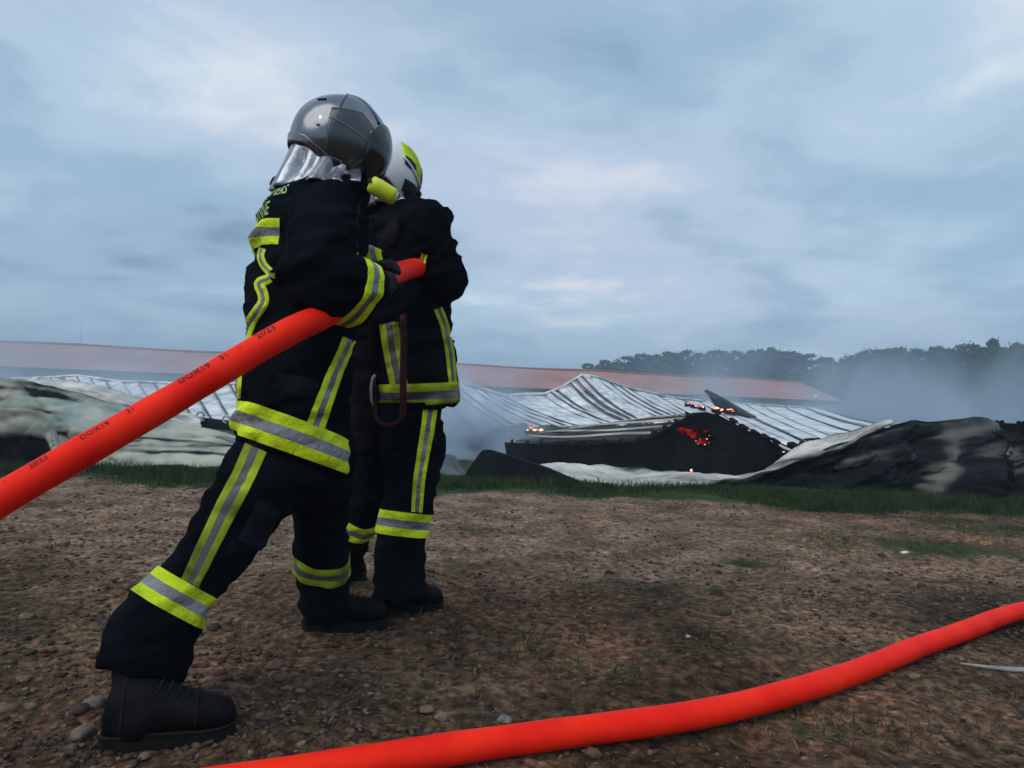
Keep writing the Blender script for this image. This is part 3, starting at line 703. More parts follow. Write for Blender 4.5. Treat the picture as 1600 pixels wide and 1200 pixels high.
for px, py in ((313, 650), (354, 655), (298, 655)):
    m = MB(); q = P(px, py, 13.3); m.tube([q+Vector((.07*math.cos(k/8*PI*1.6), 0, .07*math.sin(k/8*PI*1.6))) for k in range(9)], .02, 6); m.build('bracket', MT['ash_sheet'], bm_)
a, c = P(282, 652, 13.3), P(318, 653, 13.3); m = MB(); m.box((a+c)/2+Vector((0, 0, -.02)), (c-a)/2, (0, .05, 0), (0, 0, .04)); m.build('cross_piece', MT['ash_sheet'], bm_, False)

# black slab and its neighbour in front
def slab(name, label, pts, depth, th, mat):
    V = [P(px, py, d) for px, py, d in pts]; n = len(V); W = [v+Vector((.05, depth, th)) for v in V]
    F = [tuple(range(n)), tuple(reversed(range(n, 2*n)))]+[(i, i+n, (i+1) % n+n, (i+1) % n) for i in range(n)]
    m = bmesh.new(); vs = [m.verts.new(v) for v in V+W]
    for f in F: m.faces.new([vs[i] for i in f])
    bmesh.ops.recalc_face_normals(m, faces=m.faces); bmesh.ops.bevel(m, geom=list(m.edges), offset=.012, segments=2, affect='EDGES')
    vv = [v.co.copy() for v in m.verts]; m.verts.index_update(); ff = [tuple(v.index for v in f.verts) for f in m.faces]; m.free()
    o = mk(name, vv, ff, mat, None, False); return tag(o, label, 'wall slab')
slab('wall_slab', 'charred wedge shaped slab standing on its edge in the grass beside the walking pair', [(718, 762, 8.0), (728, 738, 8.05), (752, 704, 8.15), (760, 702, 8.15), (800, 714, 8.1), (850, 730, 8.0), (905, 750, 7.95), (930, 768, 7.9)], .42, -.03, MT['char'])
slab('wall_slab', 'small broken grey slab lying low in the smoke right of the second pair of legs', [(672, 760, 8.2), (680, 722, 8.3), (692, 708, 8.3), (702, 712, 8.3), (712, 732, 8.25), (742, 758, 8.1)], .3, -.02, MT['steel_blue'])
# bent fin
Gr = np.zeros((14, 6, 3)); A0 = catmull([P(*q) for q in ((1103, 609, 24), (1126, 620, 24), (1150, 634, 24), (1182, 652, 24))], 14); B0 = catmull([P(*q) for q in ((1106, 612, 24.6), (1116, 632, 24.6), (1126, 640, 24.8), (1140, 656, 25))], 14)
for i in range(14):
    for j in range(6): u = j/5; Gr[i, j] = A0[i]*(1-u)+B0[i]*u; Gr[i, j, 1] += .3*math.sin(u*PI)
tag(sheet('metal_sheet', Gr, .05, MT['steel_blue']), 'dark bent sheet sticking up like a fin behind the black gable', 'metal sheet')

# burning bits
def burning(label, spots, Y, seed, size=.05, red=True):
    r = random.Random(seed); c = P(spots[0][0], spots[0][1], Y)
    root = empty('burning_debris', c, label, 'burning debris')
    m = MB(); cen = [P(px, py, Y) for px, py in spots]
    m.tube([c+(cen[-1]-c)*(k/6)+Vector((0, .06, -.05+.02*math.sin(k*2))) for k in range(-1, 8)] if len(cen) > 1 else [c+Vector((-.1, .06, -.03)), c+Vector((.1, .06, -.03))], size*.8, 7); m.build('charred_stick', MT['char'], root)
    for k, p in enumerate(cen):
        m = MB(); s = size*r.uniform(.22, .62); d = Vector((r.uniform(-1, 1), r.uniform(-1, 1), r.uniform(-.5, .5)))*.3*s
        m.ell(p+Vector((r.uniform(-.5, .5)*size, 0, r.uniform(-.25, .25)*size)), Vector((s*r.uniform(1.0, 2.2), 0, 0))+d, (0, s, 0), Vector((0, 0, s*.8))+d, 7, 5); m.build('ember', MT['ember_hot'] if k % 2 == 0 else MT['ember'], root)
burning('glowing strip of embers on the pale roof left of the fin shaped sheet', [(1075, 630), (1080, 631), (1086, 633), (1092, 634), (1099, 636)], 22, 1, .075)
burning('brightest strip of embers at the foot of the fin shaped sheet', [(1117, 638), (1122, 638), (1128, 640), (1133, 641), (1138, 641), (1143, 643), (1141, 640)], 21, 2, .085)
burning('small flames burning at the smoky left end of the gable roof strips', [(824, 671), (830, 668), (835, 673), (841, 672), (846, 672)], 11.0, 3, .05)
burning('embers glowing inside the hole of the black gable', [(1088, 689), (1091, 693), (1093, 685), (1105, 686), (1108, 681), (1107, 692), (1101, 694)], gd(1095)-.03, 4, .017)
burning('single bright ember at the foot of the black gable', [(1079, 735), (1082, 737)], 8.85, 5, .03)
burning('single small ember at the right corner of the black gable', [(1225, 706)], 9.05, 6, .02)

# ------------------------------------------------------------------ gravel, stones, grass
def ico(sub):
    m = bmesh.new(); bmesh.ops.create_icosphere(m, subdivisions=sub, radius=1.0); v = np.array([x.co for x in m.verts]); m.verts.index_update()
    f = np.array([[y.index for y in x.verts] for x in m.faces]); m.free(); return v, f
I1, F1_ = ico(1); I2, F2_ = ico(2)
STONE_COL = np.array([(.085, .056, .040), (.105, .072, .054), (.058, .044, .032), (.115, .088, .066), (.10, .052, .036), (.068, .056, .042), (.16, .125, .10), (.045, .032, .024)])
stm = bpy.data.materials.new('field_stone'); stm.use_nodes = True; t = stm.node_tree; b = t.nodes['Principled BSDF']; b.inputs['Roughness'].default_value = .85; b.inputs['Specular IOR Level'].default_value = .2
a_ = t.nodes.new('ShaderNodeAttribute'); a_.attribute_name = 'tint'
tcn = t.nodes.new('ShaderNodeTexCoord'); n_ = t.nodes.new('ShaderNodeTexNoise'); n_.inputs['Scale'].default_value = 60; n_.inputs['Detail'].default_value = 5; t.links.new(tcn.outputs['Object'], n_.inputs[0])
r_ = t.nodes.new('ShaderNodeValToRGB'); r_.color_ramp.elements[0].position = .3; r_.color_ramp.elements[1].position = .7; r_.color_ramp.elements[0].color = (.55, .55, .55, 1); r_.color_ramp.elements[1].color = (1.3, 1.28, 1.25, 1)
t.links.new(n_.outputs[0], r_.inputs[0]); mx = t.nodes.new('ShaderNodeMix'); mx.data_type = 'RGBA'; mx.blend_type = 'MULTIPLY'; mx.inputs[0].default_value = 1
t.links.new(a_.outputs['Color'], mx.inputs[6]); t.links.new(r_.outputs[0], mx.inputs[7]); t.links.new(mx.outputs[2], b.inputs['Base Color'])
def stone_verts(base, c, s, r):
    sc = s*np.array([r.uniform(.75, 1.35), r.uniform(.7, 1.1), r.uniform(.4, .75)]); a = r.uniform(0, 2*PI)
    nzv = 1+.38*vnoise3(base*1.5+r.uniform(0, 90), 3)+.16*vnoise3(base*3.1+r.uniform(0, 90), 5)
    v = base*nzv[:, None]*sc; ca, sa = math.cos(a), math.sin(a)
    v = np.stack([v[:, 0]*ca-v[:, 1]*sa, v[:, 0]*sa+v[:, 1]*ca, v[:, 2]], 1)
    return v+c
r = np.random.default_rng(12); V, Fc, Cl = [], [], []; nb = 0; cnt = 0
variants = [stone_verts(I1, np.zeros(3), 1.0, r) for _ in range(60)]; variants2 = [stone_verts(I2, np.zeros(3), 1.0, r) for _ in range(24)]
while cnt < 17000:
    Yd = 1.25+5.6*r.random()**1.7; xx = (r.random()*2-1)*(.80*Yd+.3)
    if Yd > edge_y(xx): continue
    px = 800+xx/Yd*F_PX
    dens = .42+.58*np.clip((900-px)/500, 0, 1)*np.clip((3.6-Yd)/1.2, .0, 1)
    dens *= .35+1.1*np.clip(.5+1.6*patchy(xx*1.3, Yd*1.3), 0, 1)
    if r.random() > dens: continue
    s = .0034+.0105*r.random()**3.0
    if r.random() < .006: s = .015+.010*r.random()
    if Yd > 3.2: s *= 1.15
    big = s > .013 and Yd < 3.0
    base = variants2[r.integers(24)] if big else variants[r.integers(60)]; ff = F2_ if big else F1_
    a = r.uniform(0, 6.28); ca, sa = math.cos(a), math.sin(a)
    v = base*s; v = np.stack([v[:, 0]*ca-v[:, 1]*sa, v[:, 0]*sa+v[:, 1]*ca, v[:, 2]], 1)+np.array([xx, Yd, (gh1(xx, Yd))+s*.18])
    V.append(v); Fc.append(ff+nb); nb += len(v); col = STONE_COL[r.integers(8)]*np.array([1.0, .95, .9])*r.uniform(.6, 1.15); Cl.append(np.tile(col, (len(v), 1))); cnt += 1
V = np.concatenate(V); Fc = np.concatenate(Fc).tolist()
o = mk('gravel', V, Fc, stm, smooth=True, loc=(0, 3, 0)); tag(o, 'small reddish and grey pebbles strewn over the dirt', kind='stuff'); cattr(o, 'tint', np.concatenate(Cl))
STONES = [(430, 1043, .030, (.16, .085, .065), 'rust red flat topped stone between the two boots of the near firefighter'), (148, 1098, .034, (.15, .125, .10), 'pale grey stone touching the heel of the near rear boot'),
          (130, 1150, .028, (.15, .125, .10), 'pale stone at the left below the heel of the near rear boot'), (666, 1112, .019, (.16, .105, .08), 'pinkish stone just above the lying hose'),
          (690, 1120, .022, (.17, .135, .11), 'pale oval stone resting just above the lying hose'), (1128, 955, .040, (.06, .05, .035), 'dark earthy clod in the middle of the dirt'),
          (1118, 930, .042, (.055, .055, .035), 'dark clod with moss behind another clod in the middle of the dirt'), (1075, 997, .011, (.34, .33, .30), 'small white chip on the dirt right of the walking pair'),
          (790, 1128, .016, (.2, .185, .16), 'small pale stone beside the lying hose under the picture middle')]
sr = np.random.default_rng(30)
for px, py, s, col, lab in STONES:
    g = G(px, py); z = (gh1(g.x, g.y)); v = stone_verts(I2, np.array([g.x, g.y, z+s*.22]), s, sr)
    o = mk('stone', v, F2_.tolist(), stm); tag(o, lab, 'stone'); cattr(o, 'tint', np.tile(np.array(col), (len(v), 1)))
for k in range(44):
    py = 1000+180*sr.random(); px = 20+900*sr.random(); g = G(px, py)
    if any(math.hypot(g.x-f[0], g.y-f[1]) < .22 for f in FEET): continue
    s = sr.uniform(.009, .016); z = (gh1(g.x, g.y)); v = stone_verts(I2, np.array([g.x, g.y, z+s*.2]), s, sr)
    o = mk('stone', v, F2_.tolist(), stm); tag(o, 'larger rounded stone lying loose among the pebbles near the boots', 'stone', 'larger stones in the gravel'); cattr(o, 'tint', np.tile(STONE_COL[sr.integers(8)]*np.array([1.0, .95, .9]), (len(v), 1)))

def blades(name, pts, hlo, hhi, wid, mat, seed, label):
    r = np.random.default_rng(seed); n = len(pts); pts = np.array(pts); a = r.uniform(0, 2*PI, n); h = hlo+(hhi-hlo)*r.random(n)**2.2
    lean = r.uniform(.1, .75, n)*h; la = r.uniform(0, 2*PI, n); w_ = wid*r.uniform(.6, 1.3, n)
    sx = np.stack([np.cos(a), np.sin(a), np.zeros(n)], 1)*w_[:, None]; ln = np.stack([np.cos(la)*lean, np.sin(la)*lean, h], 1)
    mid = np.stack([np.cos(la)*lean*.35, np.sin(la)*lean*.35, h*.55], 1)
    V = np.stack([pts-sx, pts+sx, pts+mid+sx*.75, pts+mid-sx*.75, pts+ln], 1).reshape(-1, 3)
    F = []
    for i in range(n): k = i*5; F.append((k, k+1, k+2, k+3)); F.append((k+3, k+2, k+4))
    o = mk(name, V, F, mat, smooth=False); return tag(o, label, kind='stuff')
r = np.random.default_rng(77); pts = []
while len(pts) < 60000:
    Yd = r.uniform(6.0, 7.75); xx = r.uniform(-1, 1)*(.78*Yd+.6); e = float(edge_y(xx))
    dd = (Yd-e)/.55
    if r.random() > np.clip(dd+.45+1.5*patchy(xx*1.1+3, Yd*1.1)+.7*patchy(xx*.4, Yd*.5+4), 0.0, 1): continue
    pts.append((xx, Yd, (gh1(xx, Yd))-.005))
blades('grass', pts, .015, .13, .0030, MT['grass'], 1, 'strip of short green grass between the dirt and the burnt building')
pts = []
for px, py, rx, ry, a in PATCH:
    g = G(px, py)
    for _ in range(int(2600*rx*ry/.2*a)):
        x, y = g.x+r.normal()*rx*.5, g.y+r.normal()*ry*.5
        if y > 1.3 and patchy(x*5 % 12, y*5 % 15) > -.1: pts.append((x, y, (gh1(x, y))-.004))
blades('weeds', pts, .012, .05, .0022, MT['weed'], 2, 'thin patches of low weeds in the dirt')
# dead stalks and bits of straw in the dirt
r = np.random.default_rng(8); V = []; Fc = []
for i in range(2600):
    Yd = 1.4+5.0*r.random()**1.3; x = r.uniform(-1, 1)*(.8*Yd); a = r.uniform(0, 6.28); l = r.uniform(.006, .022)*(1+.5*(r.random()<.1)); wv = r.uniform(.0008, .0022); z = (gh1(x, Yd))+.004
    d = np.array([math.cos(a)*l, math.sin(a)*l, r.uniform(-.2, .5)*l]); s = np.array([-math.sin(a), math.cos(a), 0])*wv; p = np.array([x, Yd, z]); k = len(V)
    V += [p-d-s, p-d+s, p+s*1.6+np.array([0, 0, .003]), p-s*1.6+np.array([0, 0, .003]), p+d]; Fc += [(k, k+1, k+2, k+3), (k+3, k+2, k+4)]
straw = pmat('dry_stalks', (.055, .042, .030), (.15, .115, .085), 40, .9)
tag(mk('litter', np.array(V), Fc, straw, smooth=False), 'dry leaf and straw litter in the dirt', kind='stuff')
# pale scrap, pale stick
g = G(1413, 868); m = MB(); m.box(g+Vector((0, 0, .018)), (.018, .005, .002), (-.004, .012, .001), (0, -.002, .005)); m.ell(g+Vector((.014, .0, .020)), (.012, 0, .004), (0, .008, 0), (0, 0, .005), 8, 5)
tag(m.build('paper_scrap', MT['white']), 'small white scrap lying on the dirt at the right', 'scrap')
m = MB(); q = [G(1500, 1041), G(1535, 1046), G(1570, 1050), G(1600, 1052), G(1650, 1060)]; m.tube([p+Vector((0, 0, .010)) for p in q], [.003, .006, .008, .010, .011], 7)
tag(m.build('stick', MT['concrete']), 'pale flat stick half sunk in the dirt right of the lying hose', 'stick')

# ------------------------------------------------------------------ hoses
HR = .0360
class Hose:
    def __init__(s, pts, n=160):
        s.c = catmull(pts, n); d = np.gradient(s.c, axis=0); d /= np.linalg.norm(d, axis=1, keepdims=True); s.d = d
        s.s = np.concatenate([[0], np.cumsum(np.linalg.norm(np.diff(s.c, axis=0), axis=1))])
    def at(s, q):
        c = Vector([np.interp(q, s.s, s.c[:, j]) for j in range(3)]); d = Vector([np.interp(q, s.s, s.d[:, j]) for j in range(3)]).normalized(); return c, d
    def nearest(s, p):
        return float(s.s[np.argmin(((s.c-np.array(p))**2).sum(1))])
    def mesh(s, name, mat, parent):
        m = MB(); m.tube(s.c, [HR*(1+.012*math.sin(i*.9)+.012*math.sin(i*.37+1)) for i in range(len(s.c))], 24); return m.build(name, mat, parent)
def font_mesh(txt, size):
    cu = bpy.data.curves.new('f', 'FONT'); cu.body = txt; cu.size = size; cu.resolution_u = 2; cu.offset = size*.012
    o = bpy.data.objects.new('f', cu); C.objects.link(o); dg = bpy.context.evaluated_depsgraph_get(); me = bpy.data.meshes.new_from_object(o.evaluated_get(dg))
    bpy.data.objects.remove(o)
    m = bmesh.new(); m.from_mesh(me); bmesh.ops.triangulate(m, faces=m.faces); bmesh.ops.subdivide_edges(m, edges=[e for e in m.edges if e.calc_length() > size*.18], cuts=2); bmesh.ops.triangulate(m, faces=m.faces)
    m.verts.index_update(); v = np.array([x.co for x in m.verts]); f = [tuple(y.index for y in x.verts) for x in m.faces]; m.free(); return v, f
hose1 = Hose([Vector((-3.2, -1.0, .045)), Vector((-2.5, .15, .045)), Vector((-1.95, .70, .12)), Vector((-1.5, 1.06, .31)), P(-150, 868, 1.37), P(0, 780, 1.48), P(125, 708, 1.57), P(250, 636, 1.68), P(330, 589, 1.745), P(400, 547, 1.815), P(460, 514, 1.875), P(500, 496, 1.925), P(545, 471, 2.03),
              P(585, 446, 2.22), P(615, 429, 2.43), P(641, 420, 2.63), P(655, 419, 2.80), P(662, 424, 3.0), P(668, 432, 3.2), P(674, 440, 3.45)], 220)
hr = empty('fire_hose', hose1.at(2.0)[0], 'red fire hose held by both firefighters, printed with black characters', 'fire hose')
hose1.mesh('hose_jacket', MT['hose'], hr)
m = MB(); c, d = hose1.at(hose1.s[-1]-.01); m.tcap(c, c+d*.10, .05, .045, 16); m.tcap(c+d*.09, c+d*.30, .03, .022, 14); m.build('nozzle', MT['black'], hr)
def hose_text(H, txt, q0, size, ang, parent):
    v, f = font_mesh(txt, size); out = []
    for x, y, _ in v:
        c, d = H.at(q0+x); n0 = Vector((0, 0, 1)); n0 = (n0-d*n0.dot(d)).normalized(); n1 = d.cross(n0)   # n1 points away from the viewer for a hose running right
        a = ang-(y-size*.35)/HR; out.append(c+(n0*math.cos(a)+n1*math.sin(a))*(HR+.0012))
    return mk('lettering', out, f, MT['ink'], parent, False)
for txt, px, py, Yd, sz in (('2023', 401, 547, 1.815, .029), ('-', 380, 558, 1.795, .024), ('31', 347, 579, 1.765, .025), ('DOX19', 288, 614, 1.715, .025), ('31', 205, 662, 1.64, .020), ('DOX19', 130, 705, 1.575, .020), ('2023', 52, 750, 1.515, .020), ('-', 18, 769, 1.49, .018)):
    hose_text(hose1, txt, hose1.nearest(P(px, py, Yd)), sz, math.radians(30), hr)
hp = [(-420, 1330), (-100, 1290), (120, 1262), (330, 1228), (520, 1199), (700, 1171), (870, 1147), (1037, 1125), (1150, 1104), (1262, 1074), (1350, 1045), (1431, 1012), (1480, 995), (1516, 982), (1560, 965), (1600, 954), (1660, 945), (1740, 940), (1840, 942)]
hose2 = Hose([G(px, py, HR+.004) for px, py in hp]+[Vector((4.6, 3.35, HR)), Vector((6.5, 3.5, HR)), Vector((9.0, 2.6, HR)), Vector((12.5, 2.9, HR))], 420)
h2 = empty('fire_hose', hose2.at(3.0)[0], 'plain red fire hose lying along the ground in front', 'fire hose'); hose2.mesh('hose_jacket', MT['hose'], h2)

# ------------------------------------------------------------------ the two firefighters
def px3(*q): return P(*q)
def folds(scale, amp, seed, squash=(1, 1, .55)):
    sq = np.array(squash)
    def f(V, N):
        a = fbm(V*sq*scale, seed, 3); W_ = np.stack([V[:, 0]+.35*V[:, 2], V[:, 1]+.2*V[:, 2], V[:, 2]-.35*V[:, 0]], 1)
        b_ = 1-np.abs(fbm(W_*np.array([.8, .8, 1.9])*scale*1.1, seed+9, 2))*3.2
        return amp*(a*1.0+.75*np.clip(b_, -.6, 1)-.3)
    return f
def band_ring(bvh, c, axis, e1, width, a0, a1, parent, n=72, off=.0065, rmax=.5, fallback=.12, name='reflective_band', mats=None, dense=9):
    """tape sewn round a body: yellow, grey, yellow"""
    axis = Vector(axis).normalized(); e1 = Vector(e1); e1 = (e1-axis*e1.dot(axis)).normalized(); e2 = axis.cross(e1)
    V = []; full = abs(a1-a0) > 359; k = dense; prev = fallback
    cols = n if full else n+1
    Rr = np.zeros((cols, k+1))
    for i in range(cols):
        a = math.radians(a0+(a1-a0)*i/n); d = e1*math.cos(a)+e2*math.sin(a)
        for j in range(k+1):
            o = Vector(c)+axis*(width*(j/k-.5)); h = bvh.ray_cast(o, d, rmax)
            if h[0] is not None: prev = (h[0]-o).length
            Rr[i, j] = prev
    for i in range(cols):
        a = math.radians(a0+(a1-a0)*i/n); d = e1*math.cos(a)+e2*math.sin(a)
        for j in range(k+1):
            o = Vector(c)+axis*(width*(j/k-.5)); V.append(o+d*(Rr[i, j]+off*(1.0 if 0 < j < k else .72)))
    F, fm = [], []
    for i in range(n):
        i2 = (i+1) % cols
        for j in range(k):
            if not full and abs(Rr[i, j]-Rr[i2, j]) > .022: continue
            F.append((i*(k+1)+j, i2*(k+1)+j, i2*(k+1)+j+1, i*(k+1)+j+1)); fm.append(1 if k/3 <= j < 2*k/3 else 0)
    return mk(name, V, F, mats or [MT['yellow'], MT['silver']], parent, True, fmats=fm)
def band_line(bvh, pts, width_px, parent, off=.0045, name='reflective_band', n=40, k=9, mats=None):
    """tape sewn along a garment where the photograph shows it, laid on the cloth itself"""
    c = catmull([(x, y, 0) for x, y in pts], n)[:, :2]; d = np.gradient(c, axis=0); d /= np.linalg.norm(d, axis=1, keepdims=True); nr = np.stack([-d[:, 1], d[:, 0]], 1)
    V = np.full((n, k+1, 3), np.nan); Nn = np.zeros((n, k+1, 3))
    wd = width_px if hasattr(width_px, '__len__') else [width_px]*len(pts); wd = np.interp(np.linspace(0, len(pts)-1, n), range(len(pts)), wd)
    for i in range(n):
        for j in range(k+1):
            q = c[i]+nr[i]*wd[i]*(j/k-.5); dr = ray(q[0], q[1]).normalized(); h = bvh.ray_cast(CAM, dr, 8)
            if h[0] is not None: V[i, j] = h[0]; Nn[i, j] = h[1]
    vs, idx, F, fm = [], {}, [], []
    for i in range(n):
        for j in range(k+1):
            if not np.isnan(V[i, j, 0]): idx[i, j] = len(vs); vs.append(V[i, j]+Nn[i, j]*off*(1 if 0 < j < k else .5))
    for i in range(n-1):
        for j in range(k):
            q = [(i, j), (i, j+1), (i+1, j+1), (i+1, j)]
            if all(x in idx for x in q):
                p = [np.array(vs[idx[x]]) for x in q]
                if max(np.linalg.norm(p[0]-p[2]), np.linalg.norm(p[1]-p[3])) < .09: F.append(tuple(idx[x] for x in q)); fm.append(1 if k/3 <= j < 2*k/3 else 0)
    if not F: return None
    return mk(name, np.array(vs), F, mats or [MT['yellow'], MT['silver']], parent, True, fmats=fm)

def make_boot(person, heel, toe, ankle, lift=0.0, side=1):
    heel = Vector(heel); toe = Vector(toe); f = (toe-heel); Lb = f.length; f.normalize(); u = Vector((0, 0, 1)); u = (u-f*u.dot(f)).normalized(); s = f.cross(u)
    m = MB(); st = [(.0, .025, .030, .040), (.05, .040, .055, .055), (.18, .046, .060, .062), (.38, .044, .058, .060), (.55, .047, .050, .050), (.72, .053, .042, .043), (.87, .051, .036, .038), (.96, .038, .028, .030), (1.0, .016, .014, .022)]
    m.loft([(heel+f*(Lb*x)+u*(.022+h), s*w_, u*h*1.12) for x, w_, h, _ in st], 20)
    base = heel+f*(Lb*.24)+u*.06; top = Vector(ankle); d = (top-base).normalized(); a = (f-d*f.dot(d)).normalized(); bb = d.cross(a)
    m.chain([base, base+(top-base)*.4, base+(top-base)*.75, top], [.062, .062, .066, .070], 18)
    m.tcap(heel+f*(Lb*.40)+u*.08, heel+f*(Lb*.62)+u*.065, .05, .036)
    boot, bv = m.weld('boot', MT['boot'], person, .008, 5, lambda V, N: .004*fbm(V*22, 3, 3))
    ol = [(.0, .024), (.04, .038), (.18, .045), (.38, .042), (.58, .050), (.74, .055), (.88, .052), (.97, .036), (1.012, .014)]
    pl = [heel+f*(Lb*x-.004)+s*w_*1.06 for x, w_ in ol]+[heel+f*(Lb*x-.004)-s*w_*1.06 for x, w_ in reversed(ol)]
    V = [p+u*z for z in (.0, .022, .03) for p in pl]; n = len(pl); F = [(k*n+i, k*n+(i+1) % n, (k+1)*n+(i+1) % n, (k+1)*n+i) for k in range(2) for i in range(n)]+[tuple(range(n)), tuple(range(2*n, 3*n))]
    bm = bmesh.new(); vv = [bm.verts.new(v) for v in V]
    for q in F: bm.faces.new([vv[i] for i in q])
    bmesh.ops.recalc_face_normals(bm, faces=bm.faces); bm.verts.index_update(); fs = [tuple(v.index for v in q.verts) for q in bm.faces]; bm.free()
    mk('sole', V, fs, MT['sole'], boot, False)
    for k in range(9):             # lug blocks under the edge
        x = .05+.9*k/8; wd = np.interp(x, [a for a, _ in ol], [b_ for _, b_ in ol])
        m2 = MB(); m2.box(heel+f*(Lb*x)+u*-.004, s*wd*1.0, f*.009, u*.008); m2.build('lug', MT['sole'], boot, False)
    m2 = MB(); m2.tube([heel+f*(Lb*x-.004)+s*w_*1.10+u*.034 for x, w_ in ol]+[heel+f*(Lb*x-.004)-s*w_*1.10+u*.034 for x, w_ in reversed(ol)], .0035, 6); m2.build('welt', MT['sole'], boot)
    for x0, kk in ((.70, 1.0), (.16, 1.0)):      # stitched edge of the toe cap and of the heel piece
        pts = []
        for k in range(15):
            a = math.radians(-84+168*k/14); o = heel+f*(Lb*x0)+u*.035; dd = s*math.sin(a)+u*math.cos(a); h = bv.ray_cast(o+dd*.25, -dd, .3)
            if h[0] is not None: pts.append(h[0]+dd*.002)
        if len(pts) > 4: m2 = MB(); m2.tube(pts, .0032, 6); m2.build('stitched_edge', MT['sole'], boot)
    for k in range(5):             # lacing over the instep
        c = heel+f*(Lb*(.64-.055*k))+u*(.085+.016*k); h0 = []
        for j in range(7):
            o = c+s*(.034*(j-3)/3)+u*.09-f*0.0; dd = (-u*.9-f*.45).normalized(); h = bv.ray_cast(o+f*.05, dd, .3)
            if h[0] is not None: h0.append(h[0]-dd*.003)
        if len(h0) > 3: m2 = MB(); m2.tube(h0, .003, 6); m2.build('lace', MT['sole'], boot)
    return boot
def make_glove(person, c, d, nrm, wrist, r=HR, name='glove'):
    """palm on the nrm side of the hose (axis d, centre c), four fingers and a thumb closed round it"""
    c, d, nrm = Vector(c), Vector(d).normalized(), Vector(nrm); nrm = (nrm-d*nrm.dot(d)).normalized(); t_ = d.cross(nrm)
    if t_.z < 0: t_ = -t_
    m = MB(); pc = c+nrm*(r+.016)
    m.ell(pc-t_*.012, d*.046, t_*.05, nrm*.021, 16, 8); m.tcap(pc-t_*.03, Vector(wrist), .036, .034)
    for k, (o, ln, rr) in enumerate(((.036, 1.0, .0125), (.012, 1.12, .013), (-.012, 1.05, .0125), (-.035, .85, .011))):
        pts = []; R = r+rr+.001
        for j in range(6):
            a = math.radians(15+ln*145*j/5); pts.append(c+d*(o*(1-.12*j/5))+(nrm*math.cos(a)+t_*math.sin(a))*(R+(.003 if j in (2, 4) else 0)))
        m.chain(pts, [rr*1.12, rr*1.05, rr*1.08, rr, rr*.98, rr*.86], 10)
    pts = []
    for j in range(4):
        a = math.radians(-20-105*j/3); pts.append(c+d*(.045-.006*j)+(nrm*math.cos(a)+t_*math.sin(a))*(r+.014))
    m.chain(pts, [.017, .0155, .0145, .0125], 10)
    g, _ = m.weld(name, MT['glove'], person, .0045, 3, lambda V, N: .002*fbm(V*60, 3, 2)); return g

